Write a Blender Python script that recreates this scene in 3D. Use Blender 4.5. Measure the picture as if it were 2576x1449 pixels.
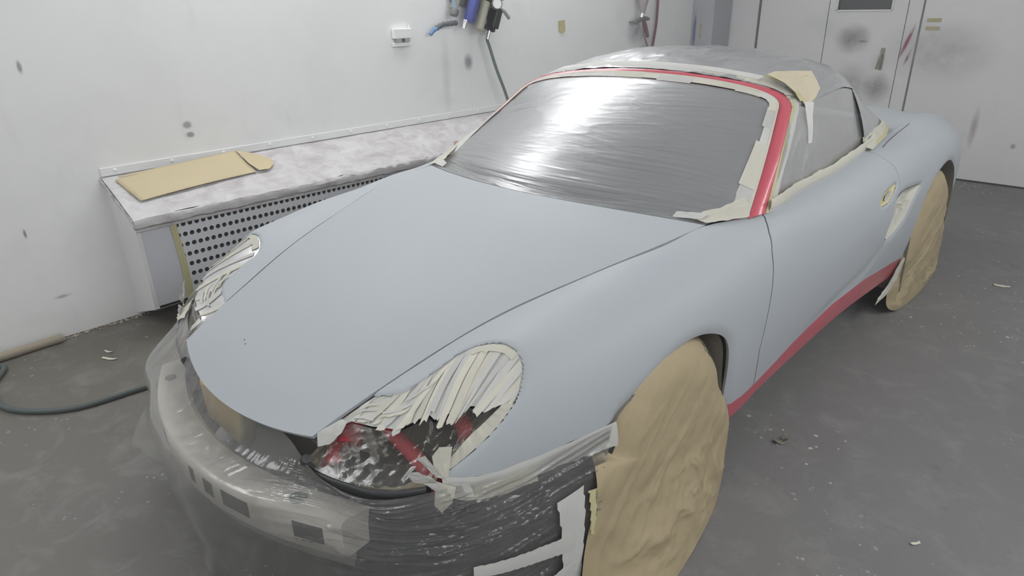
import bpy, bmesh, math, random
import numpy as np
from mathutils import Matrix, Vector

for o in list(bpy.data.objects):
    bpy.data.objects.remove(o)
SC = bpy.context.scene
COL = SC.collection
random.seed(7)
RNG = np.random.default_rng(11)

# ------------------------------------------------------------------ camera
cam_d = bpy.data.cameras.new('camera'); cam = bpy.data.objects.new('camera', cam_d); COL.objects.link(cam)
CAM_POS = (1.58906, -1.38761, 1.4648); YAW, PITCH, ROLL, FPX = 0.77283, 0.40430, -0.02069, 1660.81
fw = np.array([-math.sin(YAW)*math.cos(PITCH), math.cos(YAW)*math.cos(PITCH), -math.sin(PITCH)])
rt = np.array([math.cos(YAW), math.sin(YAW), 0.0]); up = np.cross(rt, fw)
r2 = math.cos(ROLL)*rt + math.sin(ROLL)*up; u2 = -math.sin(ROLL)*rt + math.cos(ROLL)*up
M = Matrix(((r2[0], u2[0], -fw[0], CAM_POS[0]), (r2[1], u2[1], -fw[1], CAM_POS[1]), (r2[2], u2[2], -fw[2], CAM_POS[2]), (0, 0, 0, 1)))
cam.matrix_world = M
cam_d.sensor_fit = 'HORIZONTAL'; cam_d.sensor_width = 36.0; cam_d.lens = FPX/2576*36.0
cam_d.clip_start = 0.05; cam_d.clip_end = 60
SC.camera = cam

# ------------------------------------------------------------------ world, exposure
w = bpy.data.worlds.new('world'); SC.world = w; w.use_nodes = True
w.node_tree.nodes['Background'].inputs[0].default_value = (0.8, 0.85, 0.9, 1)
w.node_tree.nodes['Background'].inputs[1].default_value = 0.05
SC.view_settings.view_transform = 'Standard'
SC.view_settings.look = 'None'
SC.view_settings.gamma = 1.0
SC.view_settings.use_curve_mapping = False
SC.view_settings.exposure = 0.39
SC.cycles.max_bounces = 5; SC.cycles.diffuse_bounces = 3; SC.cycles.glossy_bounces = 3
SC.cycles.transmission_bounces = 3; SC.cycles.transparent_max_bounces = 12; SC.cycles.volume_bounces = 0
SC.cycles.use_adaptive_sampling = True; SC.cycles.adaptive_threshold = 0.12; SC.cycles.adaptive_min_samples = 16
LAMP = 7.5          # strength of the booth's fluorescent fittings
HAZE = .020         # density of the added haze volume, per metre

# ------------------------------------------------------------------ helpers
def obj(name, V, F, mat, parent=None, smooth=True, normals=None, label=None, cat=None, group=None, kind=None):
    me = bpy.data.meshes.new(name)
    me.from_pydata([tuple(map(float, v)) for v in V], [], [tuple(map(int, f)) for f in F])
    if mat is not None:
        for m_ in (mat if isinstance(mat, (list, tuple)) else [mat]): me.materials.append(m_)
    if smooth:
        me.polygons.foreach_set('use_smooth', [True]*len(me.polygons))
    if normals is not None:
        me.normals_split_custom_set_from_vertices([tuple(map(float, n)) for n in normals])
    me.update()
    o = bpy.data.objects.new(name, me); COL.objects.link(o)
    if parent is not None: o.parent = parent
    return tag(o, label, cat, group, kind)

def tag(o, label=None, cat=None, group=None, kind=None):
    if label: o['label'] = label
    if cat: o['category'] = cat
    if group: o['group'] = group
    if kind: o['kind'] = kind
    return o

def empty(name, label=None, cat=None, group=None, kind=None, parent=None):
    o = bpy.data.objects.new(name, None); COL.objects.link(o)
    o.empty_display_size = .1
    if parent is not None: o.parent = parent
    return tag(o, label, cat, group, kind)

class MB:
    def __init__(s): s.V = []; s.F = []
    def add(s, V, F):
        k = len(s.V); s.V += [tuple(v) for v in V]; s.F += [tuple(i + k for i in f) for f in F]; return s
    def box(s, a, b):
        (x0, y0, z0), (x1, y1, z1) = a, b
        V = [(x0,y0,z0),(x1,y0,z0),(x1,y1,z0),(x0,y1,z0),(x0,y0,z1),(x1,y0,z1),(x1,y1,z1),(x0,y1,z1)]
        return s.add(V, [(3,2,1,0),(4,5,6,7),(0,1,5,4),(1,2,6,5),(2,3,7,6),(3,0,4,7)])
    def hexa(s, V): return s.add(V, [(3,2,1,0),(4,5,6,7),(0,1,5,4),(1,2,6,5),(2,3,7,6),(3,0,4,7)])
    def tube(s, P, r, n=10, cap=True):
        P = np.asarray(P, float); m = len(P); rr = np.broadcast_to(np.asarray(r, float), (m,))
        T = np.gradient(P, axis=0); T /= np.linalg.norm(T, axis=1, keepdims=True) + 1e-12
        u = np.cross(T[0], (0, 0, 1.)); 
        if np.linalg.norm(u) < .1: u = np.cross(T[0], (1., 0, 0))
        V = []
        for i in range(m):
            u = u - T[i]*(u @ T[i]); u /= np.linalg.norm(u); w_ = np.cross(T[i], u)
            for k in range(n):
                a = 2*math.pi*k/n; V.append(P[i] + rr[i]*(math.cos(a)*u + math.sin(a)*w_))
        F = [(i*n + k, i*n + (k+1) % n, (i+1)*n + (k+1) % n, (i+1)*n + k) for i in range(m-1) for k in range(n)]
        if cap: F += [tuple(range(n))[::-1], tuple((m-1)*n + k for k in range(n))]
        return s.add(V, F)
    def lathe(s, prof, origin=(0,0,0), axis=(0,0,1), n=24):
        # prof: (radius, height) along the axis
        ax = np.asarray(axis, float); ax /= np.linalg.norm(ax)
        a = np.cross(ax, (1., 0, 0)); 
        if np.linalg.norm(a) < .1: a = np.cross(ax, (0, 1., 0))
        a /= np.linalg.norm(a); b = np.cross(ax, a); V = []
        for r, h in prof:
            for k in range(n):
                t = 2*math.pi*k/n; V.append(np.asarray(origin) + ax*h + r*(math.cos(t)*a + math.sin(t)*b))
        m = len(prof)
        F = [(i*n + k, i*n + (k+1) % n, (i+1)*n + (k+1) % n, (i+1)*n + k) for i in range(m-1) for k in range(n)]
        F += [tuple(range(n))[::-1], tuple((m-1)*n + k for k in range(n))]
        return s.add(V, F)
    def build(s, name, mat, parent=None, smooth=False, bevel=0, **kw):
        o = obj(name, s.V, s.F, mat, parent, smooth, **kw)
        bm = bmesh.new(); bm.from_mesh(o.data)
        bmesh.ops.recalc_face_normals(bm, faces=bm.faces)
        if bevel: bmesh.ops.bevel(bm, geom=list(bm.edges), offset=bevel, segments=2, affect='EDGES', profile=.5)
        bm.to_mesh(o.data); bm.free()
        if smooth: o.data.polygons.foreach_set('use_smooth', [True]*len(o.data.polygons))
        if smooth and not bevel: o.data.set_sharp_from_angle(angle=math.radians(38))
        return o

# value noise in numpy (for folds and dents)
_T = RNG.random((256, 256))
def vnoise(x, y):
    x = np.asarray(x, float); y = np.asarray(y, float)
    xi = np.floor(x).astype(int); yi = np.floor(y).astype(int); fx = x - xi; fy = y - yi
    fx = fx*fx*fx*(fx*(fx*6 - 15) + 10); fy = fy*fy*fy*(fy*(fy*6 - 15) + 10)
    g = lambda a, b: _T[a % 256, b % 256]
    return ((g(xi, yi)*(1-fx) + g(xi+1, yi)*fx)*(1-fy) + (g(xi, yi+1)*(1-fx) + g(xi+1, yi+1)*fx)*fy)*2 - 1
def fbm(x, y, o=4):
    r = 0; a = 1
    for i in range(o): r = r + a*vnoise(x*2**i + 17*i, y*2**i + 5*i); a *= .5
    return r
def ridge(x, y, o=3):
    r = 0; a = 1
    for i in range(o): r = r + a*(1 - 2*np.abs(vnoise(x*2**i + 31*i, y*2**i + 9*i)))**3; a *= .5
    return r

def grid_faces(nu, nv, flip=False, closed_u=False):
    F = []
    for i in range(nu if closed_u else nu - 1):
        i2 = (i + 1) % nu
        for j in range(nv - 1):
            q = (i*nv + j, i2*nv + j, i2*nv + j + 1, i*nv + j + 1)
            F.append(q[::-1] if flip else q)
    return F

def clip(V, N, T, f, keep_neg=True):
    """cut a triangle mesh exactly along f = 0; V, N per-vertex, T triangles"""
    f = f.copy() if keep_neg else -f
    f[np.abs(f) < 1e-6] = -1e-6
    s = f[T] < 0; cnt = s.sum(1)
    out = [T[cnt == 3]]; newV = []; newN = []; cache = {}; base = len(V)
    def cut(a, b):
        k = (a, b) if a < b else (b, a)
        if k not in cache:
            t = f[a]/(f[a] - f[b]); cache[k] = base + len(newV)
            newV.append(V[a] + t*(V[b] - V[a])); n = N[a] + t*(N[b] - N[a]); newN.append(n/(np.linalg.norm(n) + 1e-12))
        return cache[k]
    extra = []
    for tri, ss in zip(T[(cnt == 1) | (cnt == 2)].tolist(), s[(cnt == 1) | (cnt == 2)].tolist()):
        if sum(ss) == 1:
            k = ss.index(True); a, b, c = tri[k], tri[(k+1) % 3], tri[(k+2) % 3]
            extra.append((a, cut(a, b), cut(a, c)))
        else:
            k = ss.index(False); a, b, c = tri[k], tri[(k+1) % 3], tri[(k+2) % 3]
            p, q = cut(a, b), cut(a, c)
            extra.append((p, b, c)); extra.append((p, c, q))
    if extra: out.append(np.array(extra))
    T2 = np.vstack(out)
    V2 = np.vstack([V, np.array(newV)]) if newV else V
    N2 = np.vstack([N, np.array(newN)]) if newN else N
    used = np.unique(T2); m = -np.ones(len(V2), int); m[used] = np.arange(len(used))
    return V2[used], N2[used], m[T2], used

def clip_many(V, N, T, fs):
    """fs: list of functions of (V) or per-vertex arrays carried as an extra column of V"""
    for fn, keep in fs:
        V, N, T, _ = clip(V, N, T, fn(V), keep)
    return V, N, T

def flange(V, N, T, depth):
    """turn the open border of a panel inward so that the sheet shows an edge"""
    from collections import Counter
    E = Counter(); D = {}
    for a, b, c in T.tolist():
        for p, q in ((a, b), (b, c), (c, a)):
            k = (p, q) if p < q else (q, p); E[k] += 1; D[k] = (p, q)
    nV = []; nN = []; nF = []; base = len(V)
    for k, c in E.items():
        if c != 1: continue
        p, q = D[k]; e = V[q] - V[p]; L = np.linalg.norm(e)
        if L < 1e-7: continue
        nm = (N[p] + N[q])/2; side = np.cross(e/L, nm)
        b0 = base + len(nV)
        nV += [V[p], V[q], V[q] - N[q]*depth, V[p] - N[p]*depth]; nN += [side]*4
        nF.append((b0 + 1, b0, b0 + 3)); nF.append((b0 + 1, b0 + 3, b0 + 2))
    if not nV: return V, N, T
    nN = np.array(nN); nN /= np.linalg.norm(nN, axis=1, keepdims=True) + 1e-12
    return np.vstack([V, nV]), np.vstack([N, nN]), np.vstack([T, nF])

def tri_of(F): 
    F = np.asarray(F); return np.vstack([F[:, [0, 1, 2]], F[:, [0, 2, 3]]])

def in_poly(P, Q):
    x, y = P[:, 0], P[:, 1]; r = np.zeros(len(P), bool)
    for (x0, y0), (x1, y1) in zip(Q, np.roll(Q, -1, axis=0)):
        c = (y0 > y) != (y1 > y)
        with np.errstate(divide='ignore', invalid='ignore'):
            r ^= c & (x < (x1 - x0)*(y - y0)/(y1 - y0 + 1e-15) + x0)
    return r
def seg_dist(P, Q, closed=True):
    """distance of points P to polyline Q (any dimension)"""
    d = np.full(len(P), 1e9); Q = np.asarray(Q, float); R = np.roll(Q, -1, axis=0)
    if not closed: Q, R = Q[:-1], R[:-1]
    for a, b in zip(Q, R):
        e = b - a; t = np.clip(((P - a) @ e)/(e @ e + 1e-15), 0, 1)
        d = np.minimum(d, np.linalg.norm(P - a - t[:, None]*e, axis=1))
    return d
# === CORE ===
def spl_coef(t, P):
    # natural C2 cubic spline second derivatives; P (n, d)
    n = len(t); h = np.diff(t)
    A = np.zeros((n, n)); B = np.zeros_like(P)
    A[0, 0] = A[-1, -1] = 1.0
    for i in range(1, n - 1):
        A[i, i-1] = h[i-1]; A[i, i] = 2*(h[i-1] + h[i]); A[i, i+1] = h[i]
        B[i] = 6*((P[i+1] - P[i])/h[i] - (P[i] - P[i-1])/h[i-1])
    return np.linalg.solve(A, B)

def spl(t, P, q):
    t = np.asarray(t, float); P = np.asarray(P, float)
    sh = P.shape[1:]; P2 = P.reshape(len(t), -1)
    M = spl_coef(t, P2); q = np.asarray(q, float)
    i = np.clip(np.searchsorted(t, q, side='right') - 1, 0, len(t) - 2)
    h = (t[i+1] - t[i])[:, None]; a = (t[i+1] - q)[:, None]/h; b = 1 - a
    r = a*P2[i] + b*P2[i+1] + ((a**3 - a)*M[i] + (b**3 - b)*M[i+1])*h*h/6
    return r.reshape((len(q),) + sh)

def crv(P, n, closed=False):
    P = np.asarray(P, float)
    if closed:
        k = min(4, len(P))
        Q = np.vstack([P[-k:], P, P[:k]])
        d = np.r_[0, np.cumsum(np.maximum(np.linalg.norm(np.diff(Q, axis=0), axis=1), 1e-6)**.5)]
        return spl(d, Q, np.linspace(d[k], d[k+len(P)], n, endpoint=False))
    d = np.r_[0, np.cumsum(np.maximum(np.linalg.norm(np.diff(P, axis=0), axis=1), 1e-6)**.5)]
    return spl(d, P, np.linspace(0, d[-1], n))

# body side net, left half: rows from shut line / belt line down to the sill
NET = [
 # y list or scalar, then 9 (x, z)
 ([-.79,-.765,-.745,-.735,-.735,-.74,-.745,-.75,-.75], [(.372,.562),(.45,.575),(.53,.578),(.60,.566),(.645,.535),(.662,.49),(.665,.43),(.66,.35),(.65,.25)]),
 ([-.656,-.65,-.645,-.645,-.65,-.66,-.665,-.67,-.67], [(.401,.614),(.47,.630),(.55,.640),(.625,.627),(.672,.588),(.695,.537),(.703,.46),(.70,.36),(.69,.25)]),
 (-.54, [(.430,.657),(.505,.679),(.58,.693),(.65,.683),(.700,.648),(.733,.59),(.748,.50),(.745,.38),(.735,.25)]),
 (-.43, [(.458,.695),(.535,.720),(.605,.734),(.665,.727),(.716,.693),(.757,.63),(.780,.53),(.78,.39),(.77,.25)]),
 (-.28, [(.499,.735),(.57,.753),(.63,.759),(.69,.749),(.742,.722),(.785,.665),(.812,.56),(.815,.41),(.80,.25)]),
 (-.10, [(.552,.769),(.61,.781),(.665,.782),(.718,.768),(.768,.737),(.808,.678),(.832,.575),(.836,.42),(.82,.22)]),
 (.08, [(.608,.799),(.65,.801),(.695,.792),(.742,.774),(.788,.742),(.823,.684),(.842,.583),(.845,.42),(.82,.20)]),
 (.25, [(.648,.817),(.685,.815),(.722,.806),(.762,.787),(.803,.752),(.833,.692),(.848,.59),(.848,.42),(.822,.215)]),
 (.42, [(.664,.829),(.702,.824),(.739,.812),(.776,.793),(.812,.757),(.838,.696),(.851,.594),(.848,.42),(.822,.205)]),
 (.60, [(.742,.836),(.765,.829),(.785,.817),(.808,.795),(.830,.757),(.848,.694),(.857,.592),(.850,.42),(.823,.22)]),
 (.90, [(.742,.840),(.774,.830),(.803,.813),(.828,.786),(.847,.742),(.859,.676),(.864,.582),(.853,.42),(.825,.236)]),
 (1.30, [(.740,.851),(.778,.840),(.813,.821),(.842,.789),(.862,.740),(.873,.673),(.876,.582),(.860,.42),(.83,.25)]),
 (1.65, [(.734,.886),(.779,.873),(.821,.849),(.855,.809),(.878,.751),(.889,.678),(.890,.585),(.870,.42),(.832,.235)]),
 (1.95, [(.722,.902),(.772,.893),(.822,.870),(.860,.828),(.884,.764),(.895,.688),(.897,.592),(.880,.42),(.834,.215)]),
 (2.25, [(.712,.907),(.764,.902),(.818,.881),(.862,.838),(.887,.773),(.898,.695),(.901,.60),(.890,.43),(.84,.20)]),
 (2.50, [(.690,.902),(.744,.898),(.802,.878),(.850,.835),(.880,.771),(.893,.695),(.897,.60),(.887,.44),(.84,.21)]),
 (2.80, [(.650,.882),(.705,.878),(.765,.857),(.815,.814),(.848,.752),(.864,.68),(.868,.59),(.86,.45),(.82,.23)]),
 (3.10, [(.590,.84),(.645,.835),(.705,.813),(.755,.77),(.79,.71),(.808,.645),(.815,.56),(.81,.45),(.77,.26)]),
 ([3.30,3.315,3.325,3.33,3.335,3.34,3.345,3.34,3.32], [(.50,.79),(.55,.78),(.605,.755),(.65,.715),(.68,.66),(.70,.60),(.71,.53),(.71,.44),(.68,.29)]),
]
ys_ = [np.mean(a) for a, b in NET]
NETP = np.array([[(x, (a[j] if isinstance(a, list) else a), z) for j, (x, z) in enumerate(b)] for a, b in NET])
NU, NV = 620, 130
GU = np.linspace(ys_[0], ys_[-1], NU); GV = np.linspace(0, 8, NV)
def surf_eval(NETP, ts, GU, GV):
    A = spl(ts, NETP, GU)                         # NU, 9, 3
    B = spl(np.arange(NETP.shape[1]), A.transpose(1, 0, 2), GV)   # NV, NU, 3
    return B.transpose(1, 0, 2)
def grid_normals(G, flip=False):
    du = np.gradient(G, axis=0); dv = np.gradient(G, axis=1)
    n = np.cross(du, dv); n /= np.linalg.norm(n, axis=2, keepdims=True) + 1e-12
    return -n if flip else n
# === END CORE ===

# ------------------------------------------------------------------ materials
class NT:
    def __init__(s, name):
        s.m = bpy.data.materials.new(name); s.m.use_nodes = True
        s.t = s.m.node_tree; s.t.nodes.clear()
        s.out = s.n('ShaderNodeOutputMaterial')
    def n(s, typ, ins=None, **kw):
        nd = s.t.nodes.new(typ)
        for k, v in kw.items(): setattr(nd, k, v)
        for k, v in (ins or {}).items(): s.set(nd, k, v)
        return nd
    def set(s, nd, k, v):
        sock = nd.inputs[k]
        if isinstance(v, bpy.types.NodeSocket): s.t.links.new(v, sock)
        elif isinstance(v, bpy.types.Node): s.t.links.new(v.outputs[0], sock)
        else:
            if isinstance(v, (tuple, list)) and len(v) == 3 and sock.type == 'RGBA': v = (*v, 1)
            sock.default_value = v
    def coord(s, scale=(1, 1, 1), rot=(0, 0, 0), loc=(0, 0, 0), kind='Object'):
        c = s.n('ShaderNodeTexCoord')
        return s.n('ShaderNodeMapping', {'Vector': c.outputs[kind], 'Scale': scale, 'Rotation': rot, 'Location': loc}).outputs[0]
    def noise(s, vec, scale=5, detail=4, rough=.5, dist=0):
        return s.n('ShaderNodeTexNoise', {'Vector': vec, 'Scale': scale, 'Detail': detail, 'Roughness': rough, 'Distortion': dist}).outputs[0]
    def ramp(s, fac, stops):
        r = s.n('ShaderNodeValToRGB', {'Fac': fac}); e = r.color_ramp.elements
        while len(e) < len(stops): e.new(.5)
        for el, (p, c) in zip(e, stops):
            el.position = p; el.color = (*c, 1) if len(c) == 3 else c
        return r.outputs[0]
    def mix(s, fac, a, b, blend='MIX'):
        m = s.n('ShaderNodeMix', data_type='RGBA', blend_type=blend)
        for k, v in ((0, fac), (6, a), (7, b)):
            if isinstance(v, (tuple, list)) and len(v) == 3: v = (*v, 1)
            if isinstance(v, bpy.types.NodeSocket): s.t.links.new(v, m.inputs[k])
            else: m.inputs[k].default_value = v
        return m.outputs[2]
    def math(s, op, a, b=0.0, clamp=False):
        m = s.n('ShaderNodeMath', operation=op, use_clamp=clamp)
        for k, v in ((0, a), (1, b)):
            if isinstance(v, bpy.types.NodeSocket): s.t.links.new(v, m.inputs[k])
            else: m.inputs[k].default_value = v
        return m.outputs[0]
    def bump(s, h, strength=.3, dist=.01, normal=None):
        ins = {'Height': h, 'Strength': strength, 'Distance': dist}
        if normal is not None: ins['Normal'] = normal
        return s.n('ShaderNodeBump', ins).outputs[0]
    def pbr(s, col, rough=.5, metal=0., spec=.5, bump=None, coat=0, coat_rough=.1, trans=None, alpha=None, sheen=0):
        ins = {'Base Color': col, 'Roughness': rough, 'Metallic': metal, 'Specular IOR Level': spec, 'Coat Weight': coat, 'Coat Roughness': coat_rough}
        if bump is not None: ins['Normal'] = bump
        return s.n('ShaderNodeBsdfPrincipled', ins)
    def done(s, sh):
        s.t.links.new(sh.outputs[0] if isinstance(sh, bpy.types.Node) else sh, s.out.inputs[0]); return s.m

def plain(name, col, rough=.5, metal=0., spec=.5, bump_scale=0, bump_strength=.1, var=.06, coat=0):
    t = NT(name); v = t.coord()
    nz = t.noise(v, 9, 4)
    c = t.mix(nz, tuple(x*(1 - var) for x in col), tuple(min(1, x*(1 + var)) for x in col))
    b = t.bump(t.noise(v, bump_scale, 3), bump_strength, .002) if bump_scale else None
    return t.done(t.pbr(c, rough, metal, spec, b, coat))

def mat_primer():
    t = NT('grey_primer'); v = t.coord()
    n1 = t.noise(v, 2.2, 3); c = t.mix(n1, (.402, .432, .458), (.424, .454, .478))
    fine = t.noise(t.coord(scale=(900, 900, 900)), 1, 2)
    b = t.bump(fine, .06, .0006)
    r = t.ramp(n1, [(.3, (.52,)*3), (.7, (.60,)*3)])
    return t.done(t.pbr(c, r, 0, .34, b))

def mat_wall(name, tint=(.80, .80, .785), smudge=.35):
    t = NT(name); v = t.coord()
    a = t.noise(v, 1.3, 6, .6, .5)
    c = t.mix(t.ramp(a, [(.42, (0,)*3), (.75, (1,)*3)]), tint, tuple(x*.93 for x in tint))
    b = t.noise(v, 3.1, 5, .62, .3)                                   # grey overspray clouds
    c = t.mix(t.math('MULTIPLY', t.ramp(b, [(.56, (0,)*3), (.80, (1,)*3)]), smudge), c, (.52, .53, .54))
    d = t.noise(t.coord(scale=(1, 1, .22)), 8, 5, .6)                 # drips
    c = t.mix(t.math('MULTIPLY', t.ramp(d, [(.62, (0,)*3), (.78, (1,)*3)]), .25), c, (.62, .60, .59))
    s = t.n('ShaderNodeTexVoronoi', {'Vector': v, 'Scale': 5.5}, feature='F1')
    sp = t.math('LESS_THAN', s.outputs[0], .028)
    c = t.mix(t.math('MULTIPLY', sp, t.math('GREATER_THAN', t.noise(v, 3.3, 2), .55)), c, (.33, .33, .34))
    bp = t.bump(t.noise(v, 40, 4), .12, .002)
    return t.done(t.pbr(c, .55, 0, .35, bp))

def mat_floor():
    t = NT('painted_concrete'); v = t.coord()
    a = t.noise(v, .55, 3, .5)
    warm = t.n('ShaderNodeSeparateXYZ', {'Vector': t.coord()})
    k = t.n('ShaderNodeMapRange', {'Value': warm.outputs[0], 'From Min': -1.6, 'From Max': 1.4})
    base = t.mix(k.outputs[0], (.146, .134, .104), (.212, .208, .212))
    c = t.mix(t.ramp(a, [(.35, (0,)*3), (.7, (1,)*3)]), base, (.175, .168, .163))
    n2 = t.noise(v, 7, 8, .68, .6)
    c = t.mix(t.math('MULTIPLY', t.ramp(n2, [(.5, (0,)*3), (.72, (1,)*3)]), .42), c, (.33, .325, .315))
    n3 = t.noise(v, 3.4, 7, .7, 1.2)
    c = t.mix(t.math('MULTIPLY', t.ramp(n3, [(.60, (0,)*3), (.72, (1,)*3)]), .4), c, (.085, .082, .08))
    n5 = t.noise(v, 60, 3, .6)
    c = t.mix(t.math('MULTIPLY', t.ramp(n5, [(.45, (0,)*3), (.7, (1,)*3)]), .12), c, (.11, .105, .10))
    # dried paint spots, in clusters
    cl = t.ramp(t.noise(v, 1.1, 3, .6), [(.49, (0,)*3), (.62, (1,)*3)])
    for sc, th, colr in ((17, .13, (.78, .77, .75)), (31, .15, (.68, .67, .66)), (9, .06, (.50, .68, .66))):
        vo = t.n('ShaderNodeTexVoronoi', {'Vector': t.coord(loc=(sc, 2, 1)), 'Scale': sc, 'Randomness': 1.0})
        wob = t.math('ADD', vo.outputs[0], t.math('MULTIPLY', t.math('SUBTRACT', t.noise(v, sc*5, 3), .5), .16))
        m = t.math('MULTIPLY', t.math('LESS_THAN', wob, th), cl)
        m = t.math('MULTIPLY', m, t.math('GREATER_THAN', t.noise(t.coord(loc=(sc, 0, 0)), sc*.8, 1), .52))
        c = t.mix(t.math('MULTIPLY', m, .8), c, colr)
    bp = t.bump(n2, .15, .004)
    bp = t.bump(n5, .10, .001, bp)
    return t.done(t.pbr(c, .62, 0, .35, bp))

def mat_film_clear(name, base=.16, facing=.45, rough=.12, tint=(.80, .80, .78), wr=60, gloss=.75):
    """thin polythene: mostly clear, milky at grazing angles, glossy creases"""
    t = NT(name); v = t.coord()
    n1 = t.noise(v, wr, 4, .55, 1.5); n2 = t.noise(v, 9, 5, .6, .8)
    b = t.bump(n2, .22, .012); b = t.bump(n1, .12, .002, b)
    tr = t.n('ShaderNodeBsdfTransparent', {'Color': (.96, .96, .95)})
    df = t.n('ShaderNodeBsdfDiffuse', {'Color': tint, 'Normal': b})
    tl = t.n('ShaderNodeBsdfTranslucent', {'Color': tint, 'Normal': b})
    milk = t.n('ShaderNodeMixShader', {0: .45, 1: df, 2: tl})
    gl = t.n('ShaderNodeBsdfGlossy', {'Color': (.95, .95, .95), 'Roughness': rough, 'Normal': b})
    lw = t.n('ShaderNodeLayerWeight', {'Blend': .35, 'Normal': b})
    f1 = t.math('ADD', t.math('MULTIPLY', lw.outputs[1], facing), base, True)
    f1 = t.math('MULTIPLY', f1, t.ramp(n2, [(.3, (.75,)*3), (.7, (1.15,)*3)]), True)
    a = t.n('ShaderNodeMixShader', {0: f1, 1: tr, 2: milk})
    fr = t.n('ShaderNodeFresnel', {'IOR': 1.52, 'Normal': b})
    g = t.n('ShaderNodeMixShader', {0: t.math('MULTIPLY', fr.outputs[0], gloss, True), 1: a, 2: gl})
    return t.done(g)

def mat_film_tight(name, col=(.205, .212, .216), rough=.34, scale=(3, 40, 40), strength=.03):
    """polythene pulled tight over dark glass or hood cloth: grey, satin-glossy, creased"""
    t = NT(name); v = t.coord()
    big = t.noise(v, 3, 4, .5)
    c = t.mix(big, tuple(x*.86 for x in col), tuple(x*1.16 for x in col))
    st = t.noise(t.coord(scale=scale), 1, 5, .6, .5)
    cr = t.n('ShaderNodeTexVoronoi', {'Vector': t.coord(scale=(9, 16, 16)), 'Scale': 1.0}, feature='DISTANCE_TO_EDGE')
    crm = t.ramp(cr.outputs[0], [(0, (1,)*3), (.035, (0,)*3)])
    b = t.bump(st, strength, .004); b = t.bump(crm, .09, .0015, b); b = t.bump(t.noise(v, 120, 3, .5, 1), .08, .0015, b)
    return t.done(t.pbr(c, rough, .0, 1.0, b, 1.0, .25))

def mat_tape(name='cream_masking_tape', col=(.70, .68, .585)):
    t = NT(name); v = t.coord()
    oi = t.n('ShaderNodeObjectInfo')
    k = oi.outputs['Random']
    c = t.mix(k, tuple(x*.90 for x in col), tuple(min(.88, x*1.10) for x in col))
    g = t.mix(t.noise(v, 14, 4), (.90,)*3, (1.04,)*3)
    c = t.mix(1.0, c, g, 'MULTIPLY')
    b = t.bump(t.noise(t.coord(scale=(1, 1, 1)), 260, 3), .25, .0012)
    b = t.bump(t.noise(v, 30, 4, .6, 1), .3, .004, b)
    p = t.pbr(c, .62, 0, .3, b)
    tl = t.n('ShaderNodeBsdfTranslucent', {'Color': c})
    return t.done(t.n('ShaderNodeMixShader', {0: .18, 1: p, 2: tl}))

def mat_paper(name='kraft_masking_paper', col=(.42, .325, .185), fold=.5):
    t = NT(name); v = t.coord()
    c = t.mix(t.noise(v, 5, 5, .6), tuple(x*.88 for x in col), tuple(x*1.10 for x in col))
    fib = t.noise(t.coord(scale=(200, 60, 60)), 1, 3)
    c = t.mix(t.math('MULTIPLY', fib, .25), c, tuple(x*.75 for x in col))
    vo = t.n('ShaderNodeTexVoronoi', {'Vector': t.coord(scale=(6, 7, 7)), 'Scale': 1.2, 'Randomness': 1.0}, feature='F1')
    b = t.bump(vo.outputs[0], .25*fold, .02); b = t.bump(t.noise(v, 25, 5, .6, 1.0), .22*fold, .01, b)
    p = t.pbr(c, .60, 0, .35, b)
    return t.done(p)

def mat_emit(name, col, s):
    t = NT(name); return t.done(t.n('ShaderNodeEmission', {'Color': col, 'Strength': s}))

PRIMER = mat_primer()
WALL = mat_wall('booth_wall_paint', (.90, .905, .895), .20)
WALLB = mat_wall('booth_back_wall_paint', (.77, .765, .765), .40)
CEIL = plain('ceiling_paint', (.82, .82, .81), .6)
FLOOR = mat_floor()
RED = plain('red_car_paint', (.56, .09, .125), .30, 0, .5, coat=.5)
REDM = plain('red_underbody_paint', (.40, .028, .045), .5)
TAPE = mat_tape()
TAPEW = mat_tape('white_masking_tape', (.66, .66, .63))
TAPEY = mat_tape('yellow_masking_tape', (.66, .62, .36))
PAPER = mat_paper('kraft_masking_paper', (.415, .342, .212))
BOARD = mat_paper('tan_cardboard', (.60, .51, .325), .25)
CREAMP = mat_paper('cream_masking_paper', (.62, .55, .41), .4)
PALEP = mat_paper('pale_masking_paper', (.58, .57, .50), .9)
FILM = mat_film_clear('clear_masking_film', .15, .26, .14, gloss=.95)
FILMC = mat_film_clear('crumpled_masking_film', .17, .26, .36, (.52, .50, .44), 30, .20)
FILMH = mat_film_clear('hazy_masking_film', .66, .25, .25, (.60, .605, .60), 40)
FILMT = mat_film_tight('tight_masking_film')
FILMR = mat_film_tight('roof_masking_film', (.33, .335, .34), .26, (30, 6, 30), .3)
BLACK = plain('black_plastic', (.018, .019, .021), .45)
DARK = plain('dark_void_grey', (.045, .046, .048), .7)
RUBBER = plain('tyre_rubber', (.03, .03, .03), .75)
LINER = plain('wheel_arch_liner', (.21, .185, .155), .8, bump_scale=60)
GLASS = plain('dark_glass', (.05, .055, .06), .08)
ALU = plain('brushed_aluminium', (.74, .705, .64), .55, .08, .4, 200, .08)
CHROME = plain('chrome', (.75, .75, .76), .15, 1.0)
STEELG = plain('grey_cast_metal', (.22, .22, .22), .45, .3)
BLUEP = plain('blue_anodised', (.10, .12, .40), .3, .3)
CREAM = plain('cream_plastic', (.50, .48, .38), .35)
HOSEG = plain('grey_green_hose', (.165, .205, .20), .5)
HOSEB = plain('blue_hose', (.14, .28, .52), .45)
HOSER = plain('dull_red_hose', (.20, .10, .11), .6)
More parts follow.
